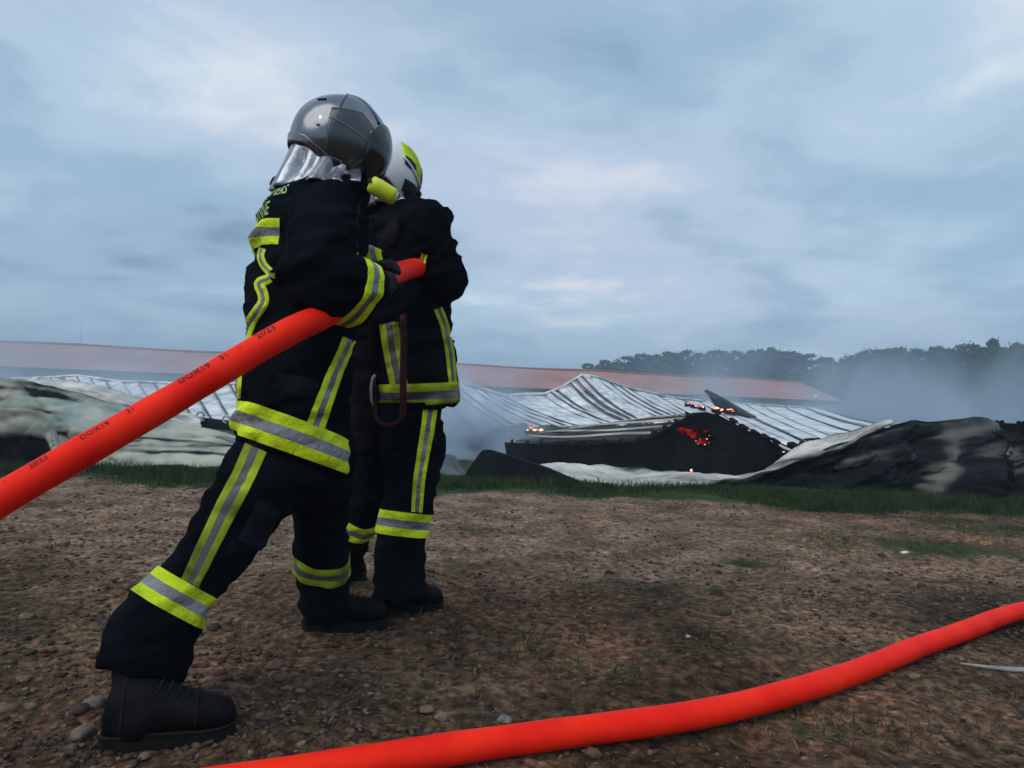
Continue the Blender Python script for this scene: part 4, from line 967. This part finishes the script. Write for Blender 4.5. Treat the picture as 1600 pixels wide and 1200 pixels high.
def make_helmet(person, c, f, u, sh, kind):
    f = Vector(f).normalized(); u = Vector(u); u = (u-f*u.dot(f)).normalized(); rgt = f.cross(u); c = Vector(c)
    rx, ry, rz = sh
    def pt(az, el, k=1.0):          # az 0 front, +90 right side
        ca, sa, ce, se = math.cos(az), math.sin(az), math.cos(el), math.sin(el)
        lat, fr, up = rx*sa*ce, ry*ca*ce, rz*se
        if el < 0: fr *= 1+.10*max(0, -ca)*(-el); up *= 1.05
        crest = 0.035*math.exp(-(lat/.018)**2)*max(0, min(1, (el-.1)*2)) if kind == 'silver' else .02*math.exp(-(lat/.02)**2)*max(0, min(1, (el-.1)*2))
        kk = k*(1+crest)*(1-.055*max(0, math.sin(2*el))*max(0, -ca)) if kind == 'silver' else k*(1+crest); return c+rgt*lat*kk+f*fr*kk+u*up*kk
    def low(az):
        a = abs(((math.degrees(az)+180) % 360)-180)
        return math.radians(np.interp(a, [0, 40, 62, 85, 115, 145, 180], [12, 10, -18, -48, -44, -24, -17]))
    na, ne = 72, 20; V = []
    for i in range(na):
        az = 2*PI*i/na; lo = low(az)
        for j in range(ne+1):
            el = lo+(PI/2-lo)*j/ne; V.append(pt(az, min(el, PI/2-1e-3)))
    n0 = len(V); 
    for i in range(na):
        az = 2*PI*i/na; lo = low(az)
        for j in range(ne+1):
            el = lo+(PI/2-lo)*j/ne; V.append(pt(az, min(el, PI/2-1e-3), .955))
    F = []
    for i in range(na):
        i2 = (i+1) % na
        for j in range(ne): F.append((i*(ne+1)+j, i2*(ne+1)+j, i2*(ne+1)+j+1, i*(ne+1)+j+1)); F.append((n0+i*(ne+1)+j+1, n0+i2*(ne+1)+j+1, n0+i2*(ne+1)+j, n0+i*(ne+1)+j))
        F.append((i*(ne+1), n0+i*(ne+1), n0+i2*(ne+1), i2*(ne+1)))
    hm = mk('helmet', V, F, MT['helmet'] if kind == 'silver' else MT['helmet_white'], person)
    def patch(name, a0, a1, e0, e1, k0, k1, mat, n=24, mm=12, shape=None):
        Gr = np.zeros((n, mm, 3))
        for i in range(n):
            for j in range(mm):
                s, v = i/(n-1), j/(mm-1); az = a0+(a1-a0)*s; lo_, hi_ = (shape(s) if shape else (e0, e1)); Gr[i, j] = pt(math.radians(az), math.radians(lo_+(hi_-lo_)*v), k0+(k1-k0)*v)
        o = sheet(name, Gr, .006, mat, hm); return o
    m = MB(); m.tube([pt(2*PI*i/90, low(2*PI*i/90), 1.0) for i in range(91)], .0055, 8); m.build('rim', MT['helmet_dark'], hm)
    patch('visor', -72, 72, -52, 24, 1.05, 1.035, MT['visor'], shape=lambda s: (np.interp(abs(s-.5)*2, [0, .7, 1], [-55, -50, -25]), np.interp(abs(s-.5)*2, [0, .7, 1], [30, 24, 4])))
    if kind == 'silver':
        for sg in (1, -1):
            patch('side_plate', 60*sg, 118*sg, 0, 0, 1.005, 1.005, MT['helmet_dark'], shape=lambda s: (np.interp(s, [0, .3, 1], [-46, -47, -40]), np.interp(s, [0, .35, 1], [6, 26, 22])))
            m = MB(); m.tube([pt(math.radians(sg*np.interp(k, [0, 24], [118, 100])), math.radians(-38+122*k/24), 1.008) for k in range(25)], .0035, 6); m.build('seam_trim', MT['helmet_dark'], hm)
            m = MB(); m.tube([pt(math.radians(sg*(64+54*k/20)), math.radians(np.interp(k/20, [0, .3, 1], [-16, -4, 8])), 1.024) for k in range(21)], .0028, 6); m.build('edge_line', MT['helmet'], hm)
            m = MB(); m.tube([pt(math.radians(sg*(54+16*k/14)), math.radians(22+64*k/14), 1.010) for k in range(15)], .004, 6); m.build('shell_ridge', MT['helmet_dark'], hm)
        m = MB(); q = [pt(math.radians(s), math.radians(38-.0*s), 1.01) for s in (132, 136, 140, 144, 148)]; m.tube(q, .003, 6); m.build('vent_slot', MT['black'], hm)
        p_ = pt(math.radians(128), math.radians(6), 1.012); m = MB(); m.ell(p_, (.0045, 0, 0), (0, .0045, 0), (0, 0, .006), 10, 6); m.build('red_bead', MT['ember_hot'], hm)  # small glowing bead on the back of the shell
        p_ = pt(math.radians(129), math.radians(-3), 1.012); m = MB(); m.ell(p_, (.007, 0, 0), (0, .004, 0), (0, 0, .004), 10, 6); m.build('bead_base', MT['silver'], hm)
        patch('back_band', 96, 264, -22, -10, 1.02, 1.012, MT['helmet'], n=50, shape=lambda s: (math.degrees(low(math.radians(96+168*s))), math.degrees(low(math.radians(96+168*s)))+9))
    else:
        for sg in (1, -1):
            patch('reflective_patch', 66*sg, 118*sg, 0, 0, 1.012, 1.012, MT['yellow'], shape=lambda s: (np.interp(s, [0, .55, 1], [-14, 2, 16]), np.interp(s, [0, .5, 1], [24, 44, 46])))
            patch('side_recess', 92*sg, 116*sg, 0, 0, 1.016, 1.016, MT['black'], shape=lambda s: (np.interp(s, [0, .5, 1], [2, 0, 4]), np.interp(s, [0, .5, 1], [10, 16, 18])))
            patch('ear_guard', 50*sg, 112*sg, 0, 0, 1.03, 1.03, MT['black'], shape=lambda s: (np.interp(s, [0, .4, 1], [-62, -66, -48]), np.interp(s, [0, .5, 1], [-20, -19, -17])))
            m = MB(); p_ = pt(math.radians(62*sg), math.radians(-24), 1.06); m.ell(p_, rgt*.014, f*.016, u*.016, 12, 6); m.build('visor_knob', MT['black'], hm)
            m = MB(); m.tube([pt(math.radians(sg*(120-62*k/20)), math.radians(np.interp(k/20, [0, .5, 1], [14, -6, -19])), 1.02) for k in range(21)], .006, 6); m.build('edge_line', MT['helmet_white'], hm)
        m = MB(); m.tube([pt(math.radians(100), math.radians(-46), 1.0), pt(math.radians(90), math.radians(-62), .98), pt(math.radians(70), math.radians(-74), .9)], .008, 6); m.build('chin_strap', MT['black'], hm)
        patch('cheek_piece', 40, 66, 0, 0, 1.0, 1.0, MT['helmet_white'], shape=lambda s: (-84, -62))
    return hm, pt

DULL_TAPE = [MT['yellow_dull'], MT['silver_dull']]
def make_body(person, J):
    """the body under the clothes: one continuous figure"""
    m = MB(); F, R, U = J['F'], J['R'], J['HU']; hc = J['head']
    m.ell(hc, R*.072, F*.092, U*.115, 18, 12); m.ell(hc-U*.055+F*.03, R*.05, F*.055, U*.055); m.tcap(hc+F*.088-U*.0, hc+F*.105-U*.028, .011, .015)
    for s in (-1, 1): m.ell(hc+R*.073*s-U*.01, R*.012, F*.02, U*.032)
    m.tcap(J['neck'], hc-U*.05, .052, .05)
    sp = J['spine']
    m.chain([sp[0], sp[1], sp[2], J['neck']], [.115, .105, .115, .055], 16)
    m.tcap(J['shR'], J['shL'], .06, .06)
    for s in ('R', 'L'):
        m.chain([J['sh'+s], J['el'+s], J['wr'+s]], [.052, .040, .030]); m.chain([J['hip'+s], J['kn'+s], J['an'+s]], [.066, .05, .034])
        m.tcap(sp[0], J['hip'+s], .085, .066)
    o, _ = m.weld('body', MT['skin'], person, .012, 3)
    for s in (-1, 1):
        e = MB(); e.ell(hc+R*.03*s+F*.082+U*.002, R*.013, F*.01, U*.009, 10, 6); e.build('eye', MT['eye'], o)
    return o

# ---- the near one
F1 = Vector((.85, .50, 0)).normalized(); R1 = Vector((F1.y, -F1.x, 0)); Z = Vector((0, 0, 1))
base1 = (Vector(G(260, 1150))+Vector(G(540, 985)))/2
ff1 = empty('person', (base1.x, base1.y, 0), 'nearer firefighter in dark jacket and silver helmet, striding and pulling the red hose', 'person')
h1 = P(533, 222, 2.28)
J1 = dict(F=F1, R=R1, HU=Z, head=P(527, 240, 2.28), neck=P(512, 292, 2.26), spine=[P(455, 655, 2.20), P(470, 520, 2.22), P(488, 380, 2.24)], shR=P(520, 335, 2.10), elR=P(482, 424, 1.95), wrR=P(570, 460, 2.03),
          shL=P(478, 335, 2.40), elL=P(545, 430, 2.45), wrL=P(592, 428, 2.42), hipR=P(436, 668, 2.12), hipL=P(492, 672, 2.28), knR=P(335, 860, 1.96), knL=P(503, 810, 2.42), anR=P(215, 1070, 1.82), anL=P(507, 930, 2.57))
make_body(ff1, J1)
def tilt(F, deg): a = math.radians(deg); return F*math.cos(a)-Z*math.sin(a)
m = MB()
rings = [(452, 716, 2.20, .222, .182, 21), (454, 690, 2.20, .222, .178, 20), (458, 650, 2.20, .216, .172, 17), (463, 590, 2.21, .212, .166, 13), (471, 520, 2.22, .216, .164, 9), (478, 450, 2.23, .232, .172, 7),
         (483, 395, 2.24, .236, .17, 6), (489, 352, 2.245, .232, .16, 6), (498, 318, 2.25, .195, .14, 6), (507, 296, 2.26, .135, .11, 6), (512, 282, 2.26, .095, .095, 6)]
m.loft([(P(x, y, d), R1*a, tilt(F1, tl)*b_) for x, y, d, a, b_, tl in rings], 32)
m.ell(P(492, 330, 2.245), R1*.235, tilt(F1, 6)*.125, Z*.06, 20, 10)
m.chain([J1['shR'], P(500, 380, 2.00), J1['elR'], P(524, 446, 1.96), P(556, 461, 2.00)], [.105, .102, .098, .094, .090])
sd = (P(576, 468, 2.03)-P(540, 452, 1.975)).normalized(); sa = sd.orthogonal().normalized(); sb_ = sd.cross(sa); m.loft([(P(540, 452, 1.975), sa*.088, sb_*.088), (P(560, 462, 2.005), sa*.088, sb_*.088), (P(579, 470, 2.04), sa*.090, sb_*.090)], 20)
m.chain([J1['shL'], P(510, 390, 2.45), J1['elL'], P(578, 420, 2.44)], [.10, .092, .088, .07])
m.tcap(P(455, 300, 2.30), P(540, 300, 2.20), .07, .07)
jk, jb = m.weld('jacket', MT['cloth'], ff1, .011, 5, folds(7.0, .019, 21))
# trousers
m = MB()
m.loft([(P(455, 640, 2.20), R1*.18, F1*.15), (P(455, 700, 2.20), R1*.19, F1*.16), (P(458, 745, 2.20), R1*.185, F1*.155), (P(468, 790, 2.22), R1*.12, F1*.10)], 26)
def leg(m, pts):
    c = [Vector(P(*q[:3])) for q in pts]; R = [q[3] for q in pts]; cs_ = catmull(c, 26); rs_ = np.interp(np.linspace(0, len(R)-1, 26), range(len(R)), R); rg = []
    for i in range(26):
        d = Vector(cs_[min(i+1, 25)]-cs_[max(i-1, 0)]).normalized(); a = (Vector((0, -1, 0))-d*d.dot(Vector((0, -1, 0)))).normalized(); rg.append((cs_[i], a*rs_[i], d.cross(a)*rs_[i]*1.02))
    m.tcap(c[0], c[0]+(c[1]-c[0])*.3, R[0]*.97, R[0]*.97); m.loft(rg, 22)
leg(m, [(439, 704, 2.125, .120), (402, 762, 2.06, .120), (352, 838, 1.98, .108), (300, 905, 1.92, .096), (268, 945, 1.885, .092), (243, 988, 1.855, .096), (226, 1030, 1.835, .108), (216, 1052, 1.825, .104)])
leg(m, [(496, 705, 2.30, .125), (500, 770, 2.37, .108), (503, 825, 2.43, .094), (503, 875, 2.48, .088), (505, 912, 2.52, .087), (507, 945, 2.55, .090)])
tr1, tb1 = m.weld('trousers', MT['cloth'], ff1, .011, 5, folds(8, .014, 33, (1, 1, .9)))
make_boot(ff1, G(158, 1166), G(368, 1143), P(222, 1045, 1.82)); make_boot(ff1, G(474, 990), G(606, 976), P(508, 905, 2.52))
# tape
ax = (P(452, 690, 2.2)-P(456, 650, 2.2)).normalized(); nrm = tilt(F1, 20).cross(R1)
hv_ = tilt(F1, 20).cross(R1).normalized()
band_ring(jb, P(455, 683, 2.20), hv_, -F1, .098, 0, 360, jk, n=96)
yk = tilt(F1, 10).cross(R1).normalized()
band_ring(jb, P(486, 396, 2.24), yk, -F1, 0.072, -47, 75, jk, n=48, rmax=.45)
sl = sd
band_ring(jb, P(555, 459, 1.995), sl, Vector((0, 0, 1)), .062, 0, 360, jk, n=60, rmax=.16, fallback=.09)
sl2 = (P(578, 420, 2.44)-P(545, 430, 2.45)).normalized(); band_ring(jb, P(590, 400, 2.44), sl2, Z, .05, 0, 360, jk, n=40, rmax=.12, fallback=.075)
band_line(jb, [(411, 388), (408, 402), (414, 416), (424, 428), (420, 436), (406, 443), (411, 458), (412, 472), (402, 488), (391, 505), (383, 525), (374, 548), (371, 575), (370, 600), (369, 622)], [11, 12, 13, 15, 17, 17, 17, 18, 20, 20, 20, 20, 18, 16, 15], jk, n=70)
band_line(jb, [(545, 530), (538, 548), (524, 580), (512, 612), (500, 645), (492, 668)], [22, 22, 25, 26, 28, 29], jk)
band_line(tb1, [(400, 700), (380, 745), (356, 790), (332, 838), (312, 880), (296, 912)], [36, 36, 36, 34, 32, 30], tr1, mats=DULL_TAPE)
ca = (P(240, 990, 1.86)-P(300, 905, 1.92)).normalized(); band_ring(tb1, P(274, 928, 1.893), ca, Z, .080, 0, 360, tr1, n=60, rmax=.2, fallback=.1)
ca = (P(505, 905, 2.51)-P(503, 825, 2.43)).normalized(); band_ring(tb1, P(503, 878, 2.483), (ca+Vector((-.22, 0, 0))).normalized(), Z.cross(R1), .075, 0, 360, tr1, n=50, rmax=.18, fallback=.09, mats=DULL_TAPE)
def flap(bvh, parent, pts, wd, name='pocket_flap'):
    return band_line(bvh, pts, wd, parent, .010, name, 24, 6, [MT['cloth_b'], MT['cloth_b']])
flap(jb, jk, [(432, 596), (462, 602), (492, 612)], 30); flap(tb1, tr1, [(420, 790), (404, 822), (388, 852)], 40, 'thigh_pocket')
band_line(jb, [(484, 372), (490, 400), (488, 432)], 40, jk, .006, 'elbow_patch', 24, 6, [MT['cloth'], MT['cloth']])
for ln in ([(455, 318), (452, 350), (448, 400), (452, 450)], [(470, 480), (452, 540), (440, 600)], [(562, 318), (556, 360), (560, 400)]):
    band_line(jb, ln, 2.2, jk, .0035, 'seam', 24, 3, [MT['cloth_b'], MT['cloth_b']])
# lettering on the back
def back_text(txt, cx, cz_off, size, bvh, parent, c0, Fv, Rv):
    v, f = font_mesh(txt, size); wd = v[:, 0].max(); out = []
    for x, y, _ in v:
        a = (x-wd/2)/.24; d = (-Fv*math.cos(a)+Rv*math.sin(a)); o = Vector(c0)+Z*(cz_off+y); h = bvh.ray_cast(o, d, .5)
        p = h[0] if h[0] is not None else o+d*.17; out.append(p+d*.003)
    return mk('lettering', out, f, MT['print'], parent, False)
back_text('SAPEURS-POMPIERS', 0, .072, .046, jb, jk, P(490, 362, 2.245), F1, R1)
back_text('ESSONNE', 0, .010, .060, jb, jk, P(490, 362, 2.245), F1, R1)
# neck cloth, helmet, torch
def neck_cloth(person, pt, c_low, F, R, rl, front=60, seed=0):
    n, mm = 60, 10; Gr = np.zeros((n, mm, 3))
    for i in range(n):
        az = math.radians(front+(360-2*front)*i/(n-1)); top = pt(az, math.radians(np.interp(abs(math.degrees(az)-180), [0, 60, 120], [-14, -34, -40])), .93)
        d = F*math.cos(az)+R*math.sin(az); bot = Vector(c_low)+d*rl+Z*(.02*math.cos(az)); wv = .011*math.sin(i*1.05+seed)+.009*math.sin(i*.47+1+seed)
        for j in range(mm):
            v = j/(mm-1); p = top*(1-v)+bot*v; p = p+d*(wv*math.sin(v*PI*.75)*1.4-.012*math.sin(v*PI)); Gr[i, j] = p
    return sheet('neck_cloth', Gr, .004, MT['foil'], person)
hm, hpt = make_helmet(ff1, h1, F1-Z*.10, Z+F1*.10, (.128, .160, .150), 'silver')
neck_cloth(ff1, hpt, P(503, 300, 2.26), F1, R1, .150)
t0, t1 = P(580, 287, 2.12), P(615, 308, 2.15); td = (t1-t0).normalized(); m = MB(); m.tube([t0-td*.004, t0, t0+td*.02, t1-td*.012, t1], [.018, .025, .027, .027, .026], 18); tch = m.build('torch', MT['torch'], hm)
o = MB(); o.tube([t1, t1+td*.008], [.0235, .020], 16); ob = o.build('torch_lens', MT['lens'], hm)
o = MB(); q = t0+td*.006+Vector((-.004, -.0255, .004)); o.ell(q, (.006, 0, 0), (0, .005, 0), (0, 0, .007), 10, 6); o.build('torch_button', MT['black'], hm)
o = MB(); o.box(t0+td*.038+Vector((0, -.026, .004)), td*.017, (0, .002, 0), Vector((0, 0, .0035))-td*0); o.build('torch_label', MT['black'], hm, False)
o = MB(); o.tcap(t0+td*.03+Vector((0, .04, .02)), t0+td*.03, .012, .012); o.build('torch_bracket', MT['black'], hm)
def hose_hand(person, px, py, Y, nrm, wrist):
    q = hose1.nearest(P(px, py, Y)); c, d = hose1.at(q); make_glove(person, c, d, nrm, wrist)
hose_hand(ff1, 577, 452, 2.18, Vector((.1, -1, -.1)), P(566, 464, 2.03)); hose_hand(ff1, 600, 437, 2.33, Vector((-.3, 1, .15)), P(580, 422, 2.45))

# ---- the far one
F2 = Vector((.80, .60, 0)); R2 = Vector((F2.y, -F2.x, 0))
base2 = (Vector(G(640, 955))+Vector(G(545, 902)))/2
ff2 = empty('person', (base2.x, base2.y, 0), 'farther firefighter in pale helmet, seen from behind with the hose under one arm', 'person')
DULL_TAPE = [MT['yellow_dull'], MT['silver_dull']]
J2 = dict(F=F2, R=R2, HU=Z, head=P(608, 282, 2.98), neck=P(620, 322, 2.97), spine=[P(642, 640, 2.95), P(640, 500, 2.96), P(638, 400, 2.97)], shR=P(668, 352, 2.82), elR=P(696, 436, 2.80), wrR=P(690, 432, 3.14),
          shL=P(605, 352, 3.12), elL=P(622, 440, 3.2), wrL=P(672, 436, 3.3), hipR=P(648, 660, 2.88), hipL=P(618, 660, 3.02), knR=P(640, 795, 2.84), knL=P(572, 790, 3.16), anR=P(624, 900, 2.80), anL=P(534, 876, 3.28))
make_body(ff2, J2)
m = MB()
rings = [(648, 634, 2.95, .205, .165, -5), (648, 600, 2.95, .208, .165, -5), (647, 560, 2.95, .204, .162, -4), (643, 510, 2.96, .196, .160, -2), (637, 460, 2.97, .205, .16, 0), (632, 410, 2.98, .215, .16, 2), (632, 365, 2.98, .218, .15, 3), (634, 338, 2.98, .18, .13, 3), (628, 320, 2.975, .12, .10, 3), (622, 310, 2.97, .09, .09, 3)]
m.loft([(P(x, y, d), R2*a, tilt(F2, tl)*b_) for x, y, d, a, b_, tl in rings], 30)
m.ell(P(634, 352, 2.98), R2*.225, F2*.115, Z*.06, 20, 10)
m.chain([J2['shR'], P(684, 395, 2.80), J2['elR'], P(696, 440, 2.95), P(692, 434, 3.08)], [.096, .092, .088, .085, .07])
m.chain([J2['shL'], J2['elL'], P(660, 438, 3.27)], [.09, .082, .07])
m.tcap(P(706, 402, 2.80), P(721, 413, 2.80), .04, .010); m.tcap(P(700, 600, 2.93), P(707, 633, 2.93), .03, .012)
m.tcap(P(655, 334, 2.95), P(684, 346, 2.88), .06, .07); m.tcap(P(585, 340, 3.02), P(628, 326, 2.96), .075, .07)
jk2, jb2 = m.weld('jacket', MT['cloth'], ff2, .012, 5, folds(7.5, .017, 61))
m = MB()
m.loft([(P(640, 600, 2.95), R2*.16, F2*.135), (P(638, 660, 2.95), R2*.165, F2*.14), (P(634, 700, 2.95), R2*.15, F2*.13), (P(628, 735, 2.97), R2*.09, F2*.08)], 24)
leg(m, [(648, 660, 2.88, .122), (644, 720, 2.87, .122), (638, 780, 2.85, .108), (630, 830, 2.835, .098), (624, 880, 2.815, .098), (622, 935, 2.80, .102)])
leg(m, [(618, 670, 3.0, .118), (592, 735, 3.08, .106), (568, 795, 3.16, .09), (548, 850, 3.24, .084), (536, 884, 3.28, .086)])
tr2, tb2 = m.weld('trousers', MT['cloth'], ff2, .012, 5, folds(8, .012, 73, (1, 1, .9)))
make_boot(ff2, G(592, 962), G(690, 950), P(618, 905, 2.80)); make_boot(ff2, G(497, 908), G(571, 902), P(526, 872, 3.28))
hv2 = tilt(F2, -5).cross(R2).normalized()
band_ring(jb2, P(648, 616, 2.95), hv2, -F2, .095, 0, 360, jk2, n=90, mats=DULL_TAPE)
band_line(jb2, [(608, 505), (613, 540), (619, 575), (624, 602)], [30, 30, 29, 27], jk2, mats=DULL_TAPE)
band_line(jb2, [(684, 482), (693, 505), (700, 535), (704, 565), (707, 598)], [14, 14, 14, 14, 13], jk2, mats=DULL_TAPE)
band_line(jb2, [(664, 396), (662, 404), (660, 412)], 10, jk2, n=10)
band_line(tb2, [(672, 636), (668, 670), (661, 710), (655, 750), (651, 800)], [22, 21, 19, 18, 17], tr2)
ca = (P(624, 880, 2.815)-P(638, 780, 2.85)).normalized(); band_ring(tb2, P(632, 818, 2.838), ca, Z.cross(R2), .092, 0, 360, tr2, n=56, rmax=.2, fallback=.1)
ca = (P(538, 872, 3.27)-P(568, 795, 3.16)).normalized(); band_ring(tb2, P(559, 818, 3.19), ca, Z.cross(R2), .085, 0, 360, tr2, n=50, rmax=.16, fallback=.085)
# dark red yoke pouch between the shoulders
m = MB(); m.ell(P(608, 372, 2.83), R2*.085+Z*.01, F2*.03, Z*.085, 18, 10); m.tcap(P(585, 345, 2.9), P(632, 345, 2.84), .022, .02)
m.weld('shoulder_pouch', MT['cloth2'], ff2, .009, 3, folds(16, .008, 5))
hm2, hpt2 = make_helmet(ff2, P(606, 272, 2.98), Vector((.36, .93, -.05)), Z+F2*.05, (.134, .155, .150), 'white')
neck_cloth(ff2, hpt2, P(620, 322, 2.97), F2, R2, .125, 70, 3)
# red webbing loop with its snap hook
st = [P(630, 500, 2.73), P(631, 540, 2.72), P(630, 580, 2.715), P(630, 620, 2.71), P(629, 648, 2.71), P(618, 661, 2.71), P(600, 664, 2.71), P(588, 652, 2.715), P(585, 630, 2.72), P(584, 605, 2.72), P(583, 588, 2.72)]
cs = catmull(st, 60); Gr = np.zeros((60, 3, 3))
for i in range(60):
    tdir = cs[min(i+1, 59)]-cs[max(i-1, 0)]; tdir /= np.linalg.norm(tdir); sv = np.cross(tdir, np.array([0, -1, 0.0])); sv /= np.linalg.norm(sv)+1e-9
    wv = .013 if i < 34 else .008
    for j in range(3): Gr[i, j] = cs[i]+sv*wv*(j-1)
lan = sheet('lanyard', Gr, .006, MT['strap'], ff2)
m = MB(); m.tube([P(587, 586, 2.715), P(583, 590, 2.715), P(580, 606, 2.715), P(580, 625, 2.715), P(583, 634, 2.715)], .006, 7); m.build('snap_hook', MT['metal_bright'], lan)
m = MB(); m.tcap(P(630, 496, 2.77), P(630, 504, 2.74), .013, .012); m.build('keeper', MT['strap'], lan)
m = MB(); m.loft([(P(563, y, 2.86), Vector((a*1.2, 0, 0)), Vector((0, .05, 0))) for y, a in ((480, .03), (500, .052), (600, .058), (690, .060), (712, .040))], 20); m.weld('dark_fill', MT['cloth2'], ff2, .01, 4, folds(9, .012, 15))  # dark shape added to fill the dark gap between the two figures
def simple_hand(person, q, nrm, wrist):
    c, d = hose1.at(q); make_glove(person, c, d, nrm, wrist)
simple_hand(ff2, hose1.s[-1]-.12, Vector((.6, .3, .2)), P(692, 434, 3.14)); simple_hand(ff2, hose1.s[-1]-.02, Vector((-.6, .3, .2)), P(664, 438, 3.28))

# ------------------------------------------------------------------ smoke and haze
def volume_box(name, lo, hi, label, dens, scale=None, col=(.70, .83, .96), seed=0, thr=(.42, .7), stretch=(1, 1, 1), tilt_z=1.0):
    lo, hi = Vector(lo), Vector(hi); m = MB(); c = (lo+hi)/2; h = (hi-lo)/2; m.box(c, (h.x, 0, 0), (0, h.y, 0), (0, 0, h.z))
    mt = bpy.data.materials.new(name); mt.use_nodes = True; t = mt.node_tree; t.nodes.clear()
    out = t.nodes.new('ShaderNodeOutputMaterial'); v = t.nodes.new('ShaderNodeVolumePrincipled'); v.inputs['Color'].default_value = (*col, 1); v.inputs['Anisotropy'].default_value = .1
    t.links.new(v.outputs[0], out.inputs['Volume']); v.inputs['Density'].default_value = dens
    if scale:
        g = t.nodes.new('ShaderNodeTexCoord')
        mp = t.nodes.new('ShaderNodeMapping'); mp.inputs['Scale'].default_value = stretch; mp.inputs['Location'].default_value = (seed*3.1, seed*1.7, seed*.9); t.links.new(g.outputs['Object'], mp.inputs[0])
        n = t.nodes.new('ShaderNodeTexNoise'); n.inputs['Scale'].default_value = scale; n.inputs['Detail'].default_value = 3; n.inputs['Distortion'].default_value = .4; t.links.new(mp.outputs[0], n.inputs[0])
        mr = t.nodes.new('ShaderNodeMapRange'); mr.inputs[1].default_value = thr[0]; mr.inputs[2].default_value = thr[1]; t.links.new(n.outputs[0], mr.inputs[0])
        sp_ = t.nodes.new('ShaderNodeSeparateXYZ'); t.links.new(g.outputs['Object'], sp_.inputs[0]); fac = mr.outputs[0]
        def mth(op, a, b_=None, c_=None):
            k = t.nodes.new('ShaderNodeMath'); k.operation = op
            for i, z in enumerate((a, b_, c_)):
                if z is None: continue
                if isinstance(z, (int, float)): k.inputs[i].default_value = z
                else: t.links.new(z, k.inputs[i])
            return k.outputs[0]
        for i, hh in ((0, h.x), (1, h.y)):
            q = mth('DIVIDE', sp_.outputs[i], hh); q = mth('MULTIPLY', q, q); q = mth('MAXIMUM', mth('SUBTRACT', 1.0, q), 0.0); fac = mth('MULTIPLY', fac, mth('MULTIPLY', q, q))
        q = mth('DIVIDE', sp_.outputs[2], 2*h.z); q = mth('SUBTRACT', 1.0, q); q = mth('MAXIMUM', q, 0.0); q = mth('POWER', q, tilt_z); fac = mth('MULTIPLY', fac, q)
        t.links.new(mth('MULTIPLY', fac, dens), v.inputs['Density'])
    o = m.build(name, mt, None, False, loc=(c.x, c.y, lo.z)); tag(o, label, kind='stuff'); return o
volume_box('smoke', (5.3, 29.0, -.31), (37, 57, 7.8), 'wide bank of blue grey smoke drifting over the right of the wreck', .62, .17, seed=4, thr=(.45, .66), stretch=(1, 1, .8), tilt_z=2.0)
volume_box('smoke', (-52, 23.0, -.22), (5.1, 57, 8.3), 'thin smoke lifting off the left and middle roof slopes', .075, .15, seed=2, thr=(.42, .64), tilt_z=1.5)
volume_box('smoke', (-21.0, 14.2, -.17), (-7.0, 22.7, 4.6), 'pale wisp of smoke rising over the cream panels on the left', .5, .36, seed=5, thr=(.44, .62), stretch=(1, 1, .6), tilt_z=1.4)
volume_box('smoke', (-2.1, 9.3, -.13), (.75, 13.1, 1.7), 'thick pale puff of smoke beside the pair, in front of the pale roof', 4.8, 1.2, seed=3, thr=(.38, .62), tilt_z=1.3)
volume_box('haze', (-230, -30, -1), (330, 320, 17.5), 'pale air that fades the far barn and trees', .0023, col=(.62, .80, .96))
